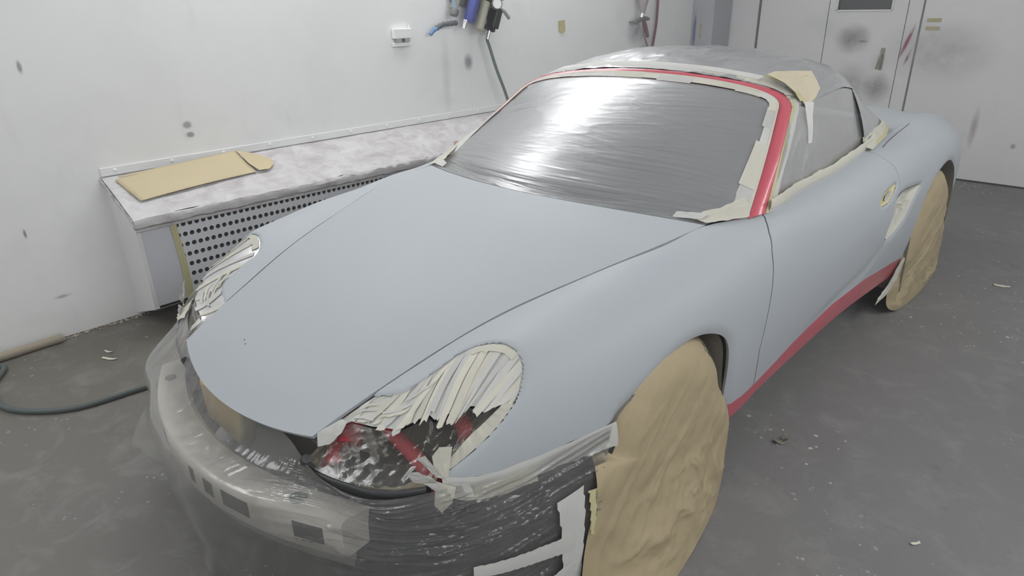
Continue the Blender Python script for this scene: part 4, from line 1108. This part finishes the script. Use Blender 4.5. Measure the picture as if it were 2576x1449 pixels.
# ------------------------------------------------------------------ headlight masking
def hl_masking(s, label):
    root = empty('headlight_masking', label, 'masking', 'masked headlight openings')
    K = np.array([s, 1, 1])
    rag_uv = np.array([(-.741,.08),(-.7174,.44),(-.7194,1.252),(-.7113,2.079),(-.695,2.254),(-.6556,2.541),(-.6573,2.812),(-.6255,2.997),(-.6262,3.311),(-.5813,3.268),(-.5665,3.481),(-.5663,3.773),(-.5209,4.01),(-.4968,4.30)])
    top_uv = np.array([(-.72,-.02),(-.690,.02),(-.656,.02),(-.6443,.729),(-.6258,1.055),(-.5716,1.069),(-.5201,.992),(-.4771,.93),(-.4448,1.178),(-.4258,1.654),(-.4172,2.208),(-.4213,2.847),(-.4307,3.377),(-.449,3.787),(-.4705,4.088),(-.4968,4.31)])
    def along(C, f):
        C3 = S(C[:, 0], C[:, 1]); d = np.r_[0, np.cumsum(np.linalg.norm(np.diff(C3, axis=0), axis=1))]; f = np.asarray(f)*d[-1]
        return np.stack([np.interp(f, d, C[:, k]) for k in range(2)], 1)
    nt_ = 90; fr = np.linspace(0, 1, nt_); Tt = along(top_uv, fr); Bb = along(rag_uv, fr)
    ins = -.0055
    def patch(name, f0, f1, k0, k1, mat, off, nf=14, nk=14, jag=0, skew=0):
        ff = np.linspace(f0, f1, nf); V = []
        for i, f in enumerate(ff):
            k1_ = k1 + jag*float(vnoise(np.array(f*60.), np.array(k1*9 + f0*70)))
            for k in np.linspace(k0, k1_, nk):
                f2 = np.clip(f + skew*(k-.5), 0, 1)
                tu = np.array([np.interp(f2, fr, Tt[:, 0]), np.interp(f2, fr, Tt[:, 1])]); bu = np.array([np.interp(f2, fr, Bb[:, 0]), np.interp(f2, fr, Bb[:, 1])])
                q = tu*(1-k) + bu*k
                dent = -.006*math.sin(math.pi*min(max(k, 0), 1))**.6
                V.append(S(q[0], q[1], ins + dent + off)[0]*K)
        return obj(name, V, grid_faces(nf, nk, s < 0), mat, root)
    patch('base_layer', 0, 1, -.05, .97, TAPEW if s > 0 else FILMH, -.0012, 90, 20)
    nst = 27 if s > 0 else 10
    for k in range(nst):
        f = .05 + .93*k/(nst-1) + random.uniform(-.008, .008); w_ = random.uniform(.013, .021)
        if f < .45:
            patch('masking_tape', max(0, f-w_*1.2), min(1, f+w_*1.2), random.uniform(-.01, .12), random.uniform(.86, 1.06), random.choice([TAPE, TAPEW]), .0006 + .0005*(k % 3), 8, 14, .05, random.uniform(-.12, .06))
        else:
            patch('masking_tape', max(0, f-w_), min(1, f+w_), random.uniform(0, .08), random.uniform(.93, 1.10), random.choice([TAPE, TAPE, TAPEW]), .0006 + .0005*(k % 3), 6, 16, .06, random.uniform(-.02, .03))
    for k in range(6):
        f = random.uniform(.12, .42); patch('masking_tape', f-.07, f+.07, .25+.1*k, .33+.1*k, random.choice([TAPE, TAPEW]), .0024 + .0003*k, 12, 5, .02, random.uniform(-.3, .3))
    patch('masking_tape', .60, .80, .02, .14, TAPE, .0026, 16, 5, .03, 0)
    # outboard edge strip down to the wing tip
    oe = np.array([(-.4968,4.31),(-.5377,4.49),(-.579,4.61),(-.6211,4.667),(-.658,4.677),(-.690,4.64)]); oi = np.array([(-.515,4.05),(-.5524,4.08),(-.5841,4.10),(-.6158,4.12),(-.6426,4.22),(-.6791,4.36)])
    oe_c, oi_c = crv(oe*[4.5, .1], 50)/[4.5, .1], crv(oi*[4.5, .1], 50)/[4.5, .1]
    oi3 = S(oi_c[:, 0], oi_c[:, 1], ins-.004) + np.stack([.004*fbm(np.linspace(0, 8, 50), np.zeros(50)+s, 3)]*3, 1)*[1, -1, 1]
    strip('masking_tape', S(oe_c[:, 0], oe_c[:, 1], ins)*K, oi3*K, TAPE, root, .001, 0, .001, 5, (s, -.6, .4))
    # crumpled film between tape edge and the rubber lip below
    nf, nk = 90, 46
    rag3 = S(Bb[:, 0], Bb[:, 1], ins-.006)
    low_c = edge_at(np.vstack([crv(np.array([(.362,-.825,.502),(.345,-.816,.474),(.41,-.806,.472),(.49,-.788,.480),(.555,-.768,.488),(.61,-.738,.499),(.655,-.708,.517)]), 30), oi3[::-1][2:]]), fr)
    t = np.linspace(0, 1, nk)[None]; ii_ = np.arange(nf)[:, None]; e = np.sin(math.pi*t) + 0*ii_
    P = rag3[:, None]*(1-t[..., None]) + low_c[:, None]*t[..., None]
    cr = ridge(ii_*.16 + t*1.5, t*3 + ii_*.05, 2)*.0045 + fbm(ii_*.35 + 0*t, t*9 + 0*ii_, 3)*.003
    P = P + e[..., None]*np.array((-.030, .040, -.012))*.30 + (cr*np.minimum(1, e*2.5))[..., None]*np.array((.6, -.7, .5))
    V = (P*K).reshape(-1, 3)
    obj('film_sheet', V, grid_faces(nf, nk, s < 0), FILMC, root)
    # torn tape star at the wing tip and flap by the bonnet corner
    tip = S(-.688, 4.66)[0]
    star = [[(-.005,-.004,.006),(.012,.008,-.004),(-.030,-.012,.052),(-.048,-.022,.040)], [(-.010,-.004,.004),(.012,.014,.004),(.012,.030,.075),(-.012,.014,.070),(-.026,.004,.045)], [(-.010,-.006,.0),(-.006,.002,-.016),(-.055,-.030,-.018),(-.066,-.036,.004),(-.040,-.022,.014)],
            [(-.012,.0,-.008),(.030,.020,-.012),(.024,.012,-.052),(.004,-.004,-.082),(-.014,-.008,-.070)], [(-.03,-.02,-.01),(.04,.05,-.012),(.05,.055,-.05),(0,.005,-.042)]]
    for k, P in enumerate(star): quad_tape('masking_tape', (tip + np.array(P) + np.array((.004, -.005, .001))*(1 + .3*k))*K, TAPE if k % 2 else TAPEW, root, 6, k, .0025)
    fl = np.array([(.372,-.795,.566),(.392,-.738,.584),(.412,-.735,.586),(.418,-.758,.566),(.405,-.785,.545),(.385,-.805,.540)])
    quad_tape('masking_tape', fl*K, TAPEW, root, 6, 9, .002)
    return root
hl_masking(1, 'cream tape strips and crumpled film over the nearest headlight opening')
hl_masking(-1, 'cream tape strips and film over the far headlight opening beside the bench')
# red paint that shows at the far wing's edge

# ------------------------------------------------------------------ film draped over the nose
NF = np.array([
 [(-.665,-.655,.535),(-.672,-.705,.490),(-.665,-.775,.435),(-.685,-.800,.330),(-.715,-.865,.200),(-.750,-.930,.060)],
 [(-.520,-.730,.555),(-.560,-.790,.475),(-.555,-.872,.432),(-.565,-.885,.320),(-.590,-.905,.190),(-.640,-.920,.045)],
 [(-.400,-.775,.552),(-.420,-.845,.455),(-.430,-.905,.432),(-.435,-.912,.315),(-.450,-.915,.180),(-.500,-.890,.035)],
 [(-.300,-.808,.535),(-.290,-.875,.447),(-.290,-.952,.434),(-.290,-.960,.315),(-.290,-.958,.175),(-.300,-.935,.030)],
 [(0,-.845,.518),(0,-.905,.444),(0,-.992,.434),(0,-.998,.312),(0,-.985,.170),(0,-.955,.025)],
 [(.250,-.815,.515),(.250,-.880,.446),(.250,-.962,.434),(.250,-.970,.315),(.250,-.970,.175),(.250,-.955,.025)],
 [(.390,-.815,.466),(.425,-.832,.452),(.455,-.886,.436),(.460,-.895,.320),(.470,-.905,.175),(.480,-.905,.025)],
 [(.555,-.780,.472),(.575,-.790,.440),(.590,-.815,.405),(.605,-.825,.300),(.615,-.835,.175),(.625,-.835,.025)],
 [(.688,-.690,.520),(.700,-.700,.460),(.710,-.712,.392),(.718,-.722,.300),(.722,-.730,.175),(.725,-.735,.025)],
 [(.756,-.545,.518),(.772,-.550,.455),(.782,-.558,.385),(.788,-.562,.300),(.790,-.570,.175),(.790,-.575,.025)],
 [(.800,-.380,.526),(.812,-.395,.455),(.820,-.405,.385),(.824,-.415,.300),(.825,-.430,.175),(.822,-.440,.025)],
 [(.818,-.262,.522),(.830,-.295,.445),(.836,-.325,.365),(.838,-.350,.285),(.838,-.380,.175),(.832,-.400,.025)],
])
ncol, nrow = 330, 150
ts = np.r_[0, np.cumsum(np.linalg.norm(np.diff(NF[:, 2], axis=0), axis=1))]
gu = np.linspace(0, ts[-1], ncol); A1 = spl(ts, NF, gu)
rk = np.array([0, .85, 1.7, 2.7, 3.7, 4.7])
NG = spl(rk, A1.transpose(1, 0, 2), np.linspace(0, 4.7, nrow)).transpose(1, 0, 2)
NN = grid_normals(NG); NN = NN if NN[150, 75, 1] < 0 else -NN
cu, rv = np.meshgrid(gu/ts[-1], np.linspace(0, 1, nrow), indexing='ij')
right = np.clip((cu-.52)*7, 0, 1)
# fans of pleats over the mid part; long near-horizontal drags on the near corner
pl_mid = .45*ridge(cu*85 + rv*16*(cu-.5) + .4*fbm(cu*8, rv*3, 2), rv*.9, 2) + .25*ridge(cu*30 + rv*6*(cu-.5), rv*.8, 2)
pl_cor = ridge(cu*4 + rv*2 + .4*fbm(cu*9, rv*7, 2), rv*27 + cu*17, 3)
onbeam = 1 - .8*np.exp(-((rv-.40)/.16)**2)
fd = .0065*(pl_mid*(1-right)*np.clip(1.0-rv*1.5, .12, 1)*onbeam + pl_cor*right*1.9) + (.0012 + .002*right)*fbm(cu*20, rv*9, 3)
fd *= np.clip(rv*9, .15, 1)
flat_ = np.clip((cu-.915)*60, 0, 1)*np.clip((.992-cu)*120, 0, 1)*np.clip((rv-.22)*20, 0, 1); flat_ = np.maximum(flat_, np.clip((cu-.80)*60, 0, 1)*np.clip(1 - np.abs(rv - np.interp(cu, [.80, .96], [.52, .62]))*22, 0, 1)**.3)
fd *= 1 - .85*flat_
hem = np.clip((rv-.80)/.2, 0, 1); fd += .022*hem*fbm(cu*11, rv*2, 3)
NG2 = NG + NN*(np.clip(fd, -.004, .03) + .004)[..., None]
NG2[:, :, 2] = np.maximum(NG2[:, :, 2], .004)
nose = empty('nose_film', 'clear plastic film draped over the bumper beam and open nose of the car', 'plastic film')
obj('film_sheet', NG2.reshape(-1, 3), grid_faces(ncol, nrow, True), FILM, nose)
def nf(c, r, off=.006):
    i = np.clip(np.asarray(c, float)*(ncol-1), 0, ncol-1.01); j = np.clip(np.asarray(r, float)*(nrow-1), 0, nrow-1.01)
    a = i.astype(int); b = j.astype(int); P = NG[a, b] + NN[a, b]*(off + .006); return P
def nose_tape(c0, c1, r0, r1, mat, off=.012, n=30):
    """strip on the film between two corner rails: c = (start, end) columns, r = (start, end) rows for both edges"""
    t = np.linspace(0, 1, n); A = nf(c0[0] + (c0[1]-c0[0])*t, r0[0] + (r0[1]-r0[0])*t, off); B = nf(c1[0] + (c1[1]-c1[0])*t, r1[0] + (r1[1]-r1[0])*t, off)
    return strip('masking_tape', A, B, mat, nose, .001, 0, 0, 5, (.6, -.8, .2))
# tape along the wing's lower edge
us = np.linspace(-.685, -.245, 60)
sv = np.interp(us, [-.6872, -.6421, -.6105, -.5606, -.4793, -.3866, -.2488], [4.66, 5.2, 5.47, 5.74, 5.96, 6.11, 6.28])
A = S(us, sv, -.002); wdt = np.interp(us, [-.69, -.60, -.45, -.24], [.030, .042, .040, .060])[:, None] + .003*fbm(us*40, us*0, 3)[:, None]
B = S(us, sv + .02, .008) + np.array((.010, -.006, -1.0))*wdt
strip('masking_tape', A, B, TAPEW, nose, .002, 0, .003, 6, (.8, -.5, .1))
strip('masking_tape', (A*.55 + B*.45)[:28], (B + [.002, 0, -.012])[:28], TAPE, nose, .001, 0, .0055, 4, (.8, -.5, .1))
nose_tape((.925, .945), (.965, .985), (.30, .98), (.26, .98), TAPEW)
nose_tape((.972, .986), (.985, .994), (.30, .60), (.30, .60), TAPEY, .015)
nose_tape((.815, .955), (.815, .955), (.49, .57), (.56, .66), TAPEW, .014)
nose_tape((.83, .96), (.83, .96), (.80, .70), (.87, .76), TAPEW, .014)
# loose tape by the far wing tip
quad_tape('masking_tape', np.array([(-.655,-.66,.560),(-.60,-.685,.572),(-.555,-.735,.545),(-.600,-.745,.520),(-.668,-.72,.512)]), TAPE, nose, 6, 3, .003)

# ------------------------------------------------------------------ wheel covers of brown paper
def wheel_cover(E, C, label, seed, diag=(.62, -.78), parent=None):
    """paper stretched over a tyre: E outline (closed, 3D), C centre of the face"""
    E = crv(np.asarray(E, float), 160, True); C = np.asarray(C, float); nr_ = 60; V = []
    m = len(E); r = np.linspace(0, 1, nr_)[None]
    lowf = np.clip((.30 - E[:, 2:3])/.25, 0, 1)
    P = C[None, None] + (E[:, None] - C)*r[..., None]
    # face stays flat, then rolls over the shoulder of the tyre at the top; flares at the bottom
    P[..., 0] = C[0] + (E[:, 0:1] - C[0])*(r**7*(1-lowf) + r**1.6*lowf)
    sdir = P[..., 1]*diag[0] + P[..., 2]*diag[1]; adir = -P[..., 1]*diag[1] + P[..., 2]*diag[0]
    f = .0060*ridge(sdir*13 + .3*np.sin(adir*5) + seed, adir*1.3 + seed, 2) + .003*fbm(P[..., 1]*14 + seed, P[..., 2]*14, 3)
    crm = lowf*r*(1-r**3)*(.030*ridge(P[..., 1]*7 + seed*2 + adir*3, P[..., 2]*5, 3))
    P[..., 0] += (f + crm)*np.minimum(1, (1-r)*12 + .25)
    V = P.reshape(-1, 3)
    F = [(i*nr_ + j, ((i+1) % m)*nr_ + j, ((i+1) % m)*nr_ + j+1, i*nr_ + j+1) for i in range(m) for j in range(nr_-1)]
    o = obj('wheel_cover', V, F, PAPER, None, label=label, cat='masking paper', group='paper wheel covers')
    b_ = bmesh.new(); b_.from_mesh(o.data); bmesh.ops.remove_doubles(b_, verts=b_.verts, dist=1e-5); bmesh.ops.recalc_face_normals(b_, faces=b_.faces); b_.to_mesh(o.data); b_.free()
    o.data.polygons.foreach_set('use_smooth', [True]*len(o.data.polygons))
    return o
Rw = .330
up_f = [(.785, -Rw*math.cos(t)*1.0, .315 + Rw*math.sin(t)) for t in np.linspace(math.radians(25), math.radians(165), 12)]
Ef = [(.852,-.355,.395),(.815,-.325,.45)] + up_f + [(.838,.338,.30),(.852,.342,.18),(.862,.318,.07),(.876,.272,.004),(.910,.150,.004),(.942,-.02,.004),(.955,-.16,.004),(.945,-.30,.004),(.90,-.41,.02),(.868,-.425,.12),(.852,-.395,.25),(.846,-.362,.33)]
wc = wheel_cover(Ef, (.862, -.01, .33), 'brown paper cover over the nearest front wheel, flared onto the floor', 1)
Rr = .352; up_r = [(.852, 2.415 - Rr*math.cos(t), .312 + Rr*math.sin(t)) for t in np.linspace(math.radians(5), math.radians(170), 12)]
Er = up_r + [(.872,2.775,.32),(.88,2.79,.20),(.885,2.80,.08),(.885,2.76,.02),(.892,2.60,.004),(.895,2.42,.004),(.888,2.25,.004),(.872,2.12,.01),(.85,2.04,.05),(.842,2.02,.13),(.842,2.05,.24)]
wheel_cover(Er, (.892, 2.415, .33), 'brown paper cover over the rear wheel beyond the door', 6, (.35, -.93))
# pale flap at the end of the red sill
quad_tape('masking_film', np.array([(.868,2.055,.315),(.872,2.085,.30),(.862,2.06,.20),(.845,1.99,.125),(.828,1.90,.10),(.832,1.92,.135),(.848,1.985,.20)]), PALEP, None, 6, 5, .003)
tag(bpy.data.objects['masking_film'], 'white torn film flap behind the red sill at the rear wheel', 'plastic film')

# ------------------------------------------------------------------ masked air intake and door handle
def recess(name, poly, c_uv, depth, mat, label, cat, amp, seed):
    V = []; m = len(poly); nr_ = 14
    for k in range(m):
        for r in np.linspace(0, 1, nr_):
            q = np.asarray(c_uv)*(1-r) + poly[k]*r; d = -.006 - depth*(1 - r**4) + amp*float(ridge(np.array(q[0]*28 + seed), np.array(q[1]*3), 2))*(1-r**3)
            V.append(S(q[0], q[1], d)[0])
    F = [(i*nr_ + j, ((i+1) % m)*nr_ + j, ((i+1) % m)*nr_ + j+1, i*nr_ + j+1) for i in range(m) for j in range(nr_-1)]
    o = obj(name, V, F, mat, None, label=label, cat=cat); return o
recess('masking_paper', VENTc, (1.755, 5.45), .022, PALEP, 'crumpled pale paper stuffed in the side air intake', 'masking paper', .006, 2)
hr_ = recess('masking_tape', HANDc, (1.545, 4.30), .006, TAPEY, 'yellow tape covering the door handle recess', 'tape', .002, 5)
recess('masking_tape', HANDc*.45 + np.array((1.545, 4.30))*.55, (1.545, 4.30), .001, plain('grey_print', (.45, .46, .48), .6), None, None, .002, 8).parent = hr_

# ------------------------------------------------------------------ things on the left wall and floor
# air filter and regulator
ar = empty('air_regulator', 'wall-mounted compressed-air filter regulator with blue bowl and gauge', 'air regulator')
wx = XL + .002
MB().box((wx, 1.72, 1.46), (wx+.025, 2.10, 1.66)).build('mounting_plate', STEELG, ar, bevel=.004)
MB().lathe([(.030, 0), (.036, .01), (.036, .20), (.040, .215), (.040, .26)], (wx+.075, 1.865, 1.375), (0, 0, 1), 24).build('blue_bowl', BLUEP, ar, True)
MB().lathe([(.012, 0), (.012, .035), (.018, .04), (.018, .05)], (wx+.075, 1.835, 1.325), (0, 0, 1), 14).build('drain_valve', CHROME, ar, True)
MB().lathe([(.010, -.012), (.028, 0), (.030, .01), (.030, .14), (.034, .15), (.034, .18)], (wx+.075, 1.955, 1.365), (0, 0, 1), 24).build('cream_bowl', CREAM, ar, True)
MB().box((wx+.025, 1.815, 1.575), (wx+.125, 2.06, 1.66)).build('head_block', STEELG, ar, bevel=.008)
MB().box((wx+.03, 1.93, 1.53), (wx+.12, 2.03, 1.58)).build('regulator_body', BLACK, ar, bevel=.008)
g = MB().lathe([(.034, 0), (.034, .022), (.030, .026), (.028, .022)], (wx+.12, 2.005, 1.535), (1, -.5, 0), 24).build('gauge', STEELG, ar, True)
MB().lathe([(.029, 0), (.029, .001)], (wx+.139, 1.995, 1.535), (1, -.5, 0), 24).build('gauge_face', plain('gauge_white', (.75, .75, .72), .3), g)
MB().box((wx+.04, 2.035, 1.41), (wx+.11, 2.085, 1.53)).build('outlet_block', BLACK, ar, bevel=.006)
MB().tube([(wx+.09, 2.06, 1.535), (wx+.11, 2.10, 1.525), (wx+.11, 2.15, 1.505)], .011, 10).build('lever', plain('grey_lever_2', (.35, .36, .35), .5), ar, True)
MB().tube([(wx+.07, 2.00, 1.40), (wx+.07, 2.05, 1.395), (wx+.07, 2.085, 1.405)], .012, 10).build('tap', BLACK, ar, True)
MB().tube([(wx+.07, 2.045, 1.40), (wx+.07, 2.045, 1.335)], [.010, .012], 10).build('coupling', CHROME, ar, True)
MB().box((wx, 1.755, 1.42), (wx+.03, 1.80, 1.60)).build('side_bracket', CREAM, ar, bevel=.004)
MB().tube(crv([(wx+.05, 1.715, 1.68), (wx+.05, 1.717, 1.55), (wx+.05, 1.735, 1.45), (wx+.055, 1.755, 1.41)], 20), .013, 12).build('inlet_hose', plain('pale_blue_hose', (.30, .42, .55), .5), ar, True)
MB().lathe([(.022, 0), (.026, .01), (.026, .035), (.020, .04)], (wx+.055, 1.755, 1.372), (0, 0, 1), 16).build('elbow', STEELG, ar, True)
ang = math.radians(-22); sc_ = 1.12; pv = Vector((wx, 1.845, 1.36))
ar.rotation_euler = (ang, 0, 0); ar.scale = (sc_,)*3; ar.location = pv - (Matrix.Rotation(ang, 3, 'X') @ (pv*sc_))
# short hose end poking out of the wall
hs = empty('hose_stub', 'short blue hose end wrapped in dark tape beside the regulator', 'hose')
MB().tube(crv([(wx+.06, 1.78, 1.365), (wx+.06, 1.72, 1.362), (wx+.055, 1.665, 1.358), (wx+.05, 1.62, 1.338)], 24), [.016+.0025*math.sin(i*1.4) for i in range(24)], 12).build('wrapped_sleeve', plain('dark_wrap', (.13, .14, .15), .6), hs, True)
MB().tube([(wx+.05, 1.622, 1.340), (wx+.045, 1.590, 1.322), (wx+.042, 1.565, 1.300)], .013, 12).build('blue_end', HOSEB, hs, True)
# green-grey air hose hanging from the regulator behind the car
MB().tube(crv([(wx+.075, 2.058, 1.275), (wx+.072, 2.050, 1.25), (wx+.072, 2.062, 1.22), (wx+.08, 2.12, 1.06), (wx+.09, 2.20, .88), (wx+.10, 2.28, .74), (wx+.14, 2.36, .735), (wx+.30, 2.40, .62), (wx+.36, 2.41, .40), (wx+.36, 2.41, .02)], 80), .011, 10).build('air_hose', HOSEG, None, True, label='grey-green air hose hanging from the wall regulator behind the car', cat='hose')
# hose loop on the floor
MB().tube(crv([(-1.15, -.45, .012), (-1.205, -.70, .012), (-1.225, -.86, .012), (-1.25, -.99, .012), (-1.33, -1.10, .012), (-1.45, -1.185, .012), (-1.60, -1.205, .012), (-1.76, -1.17, .012), (-1.88, -1.12, .012), (-1.95, -1.20, .012), (-1.96, -1.45, .012)], 90), .0115, 10).build('floor_hose', HOSED, None, True, label='dark grey-green hose looped on the floor at the left', cat='hose')
# double socket
so = empty('wall_socket', 'white overpainted double socket box on the left wall', 'socket')
MB().box((wx, 1.285, 1.285), (wx+.030, 1.425, 1.345)).build('socket_box', WALL, so, bevel=.005)
for y in (1.305, 1.37): MB().box((wx+.005, y, 1.262), (wx+.026, y+.04, 1.287)).build('outlet', plain('socket_grey_%d' % int(y*1000), (.45, .45, .44), .6), so, bevel=.003)
MB().box((wx, 1.283, 1.238), (wx+.020, 1.427, 1.262)).build('back_box', WALL, so, bevel=.003)
MB().tube([(wx+.012, 1.415, 1.345), (wx+.012, 1.418, 1.365)], .006, 8).build('conduit_stub', WALL, so, True)
# spray gun on a hook with its cup
sg = empty('spray_gun', 'small spray gun with dusty cup hanging on a hook by the corner', 'spray gun')
MB().lathe([(.016, 0), (.020, .01), (.052, .13), (.055, .20), (.050, .21)], (wx+.075, 3.97, 1.375), (0, 0, 1), 20).build('paint_cup', plain('mauve_cup', (.42, .37, .40), .5), sg, True)
MB().tube([(wx+.075, 3.97, 1.385), (wx+.072, 3.955, 1.345)], .016, 12).build('cup_neck', CHROME, sg, True)
MB().tube([(wx+.07, 3.87, 1.30), (wx+.07, 3.90, 1.315), (wx+.07, 3.97, 1.335), (wx+.07, 4.04, 1.335), (wx+.07, 4.08, 1.33)], [.014, .018, .020, .018, .012], 12).build('gun_body', STEELG, sg, True)
MB().tube([(wx+.07, 4.0, 1.325), (wx+.068, 4.04, 1.26), (wx+.066, 4.085, 1.18)], [.016, .019, .015], 12).build('grip', plain('red_brown_grip', (.25, .16, .17), .5), sg, True)
MB().tube(crv([(wx+.07, 3.985, 1.32), (wx+.07, 4.0, 1.25), (wx+.07, 4.035, 1.17), (wx+.07, 4.085, 1.10)], 14), .007, 8).build('trigger', plain('trigger_red', (.30, .17, .18), .5), sg, True)
MB().tube([(wx, 3.88, 1.31), (wx+.05, 3.88, 1.31), (wx+.09, 3.885, 1.325)], .007, 8).build('hook', STEELG, sg, True)
MB().tube(crv([(wx+.03, 4.27, 1.75), (wx+.03, 4.275, 1.45), (wx+.03, 4.265, 1.25), (wx+.03, 4.23, 1.08), (wx+.03, 4.22, .85)], 40), .012, 10).build('wall_hose', HOSER, None, True, label='dull red hose hanging down the left wall by the corner', cat='hose')

# ------------------------------------------------------------------ scraps on the floor
def scrap(name, x, y, L, W, ang, mat, label, cat, curl=.004, seed=0):
    V = []; n = 10; m = 5
    for i in range(n):
        for j in range(m):
            a = (i/(n-1)-.5)*L; b = (j/(m-1)-.5)*W*(1 - .5*abs(i/(n-1)-.5)) + .1*W*float(vnoise(np.array(i*.9 + seed), np.array(j*.7)))
            z = .0012 + curl*abs(2*i/(n-1)-1)**2 + .3*curl*abs(float(vnoise(np.array(i*.7 + seed), np.array(j + 3.))))
            V.append((x + a*math.cos(ang) - b*math.sin(ang), y + a*math.sin(ang) + b*math.cos(ang), z))
    o = obj(name, V, grid_faces(n, m), mat, None, label=label, cat=cat)
    md = o.modifiers.new('thickness', 'SOLIDIFY'); md.thickness = .0008; md.offset = 1
    return o
PALES = plain('cream_scrap', (.72, .69, .55), .6)
scrap('paper_scrap', -1.622, -.765, .075, .016, .55, PALES, 'longer cream paper scrap on the floor near the left wall', 'scrap', seed=1)
scrap('paper_scrap', -1.70, -.745, .045, .012, .45, PALES, 'shorter cream paper scrap behind the longer one near the left wall', 'scrap', seed=2)
lf = empty('leaf_scrap', 'curled grey-brown paper scrap on the floor beside the sill', 'scrap')
o1 = scrap('scrap_piece', .905, .685, .055, .030, .9, plain('brown_grey_scrap', (.22, .20, .17), .7), None, None, .010, 3); o1.parent = lf
o2 = scrap('scrap_piece', .912, .700, .030, .016, 2.2, bpy.data.materials['brown_grey_scrap'], None, None, .022, 4); o2.parent = lf
scrap('paper_scrap', 1.20, 2.85, .075, .028, .2, PALES, 'small white scrap on the floor behind the rear wheel', 'scrap', seed=5)
scrap('paper_scrap', 1.395, .47, .030, .010, .9, PALES, 'tiny cream scrap on the floor at the lower right', 'scrap', seed=6)

# ------------------------------------------------------------------ thin haze volume added to the room to lift the darks
hz = NT('added_haze')
hv_ = hz.n('ShaderNodeVolumeScatter', {'Color': (.97, .97, .97), 'Density': HAZE, 'Anisotropy': .2})
hz.t.links.new(hv_.outputs[0], hz.out.inputs[1])
MB().box((XL+.05, YF+.02, .01), (XR-.02, YB-.06, ZC-.02)).build('added_haze', hz.m, None, label='thin grey spray mist hanging in the booth air', cat='mist', kind='stuff')
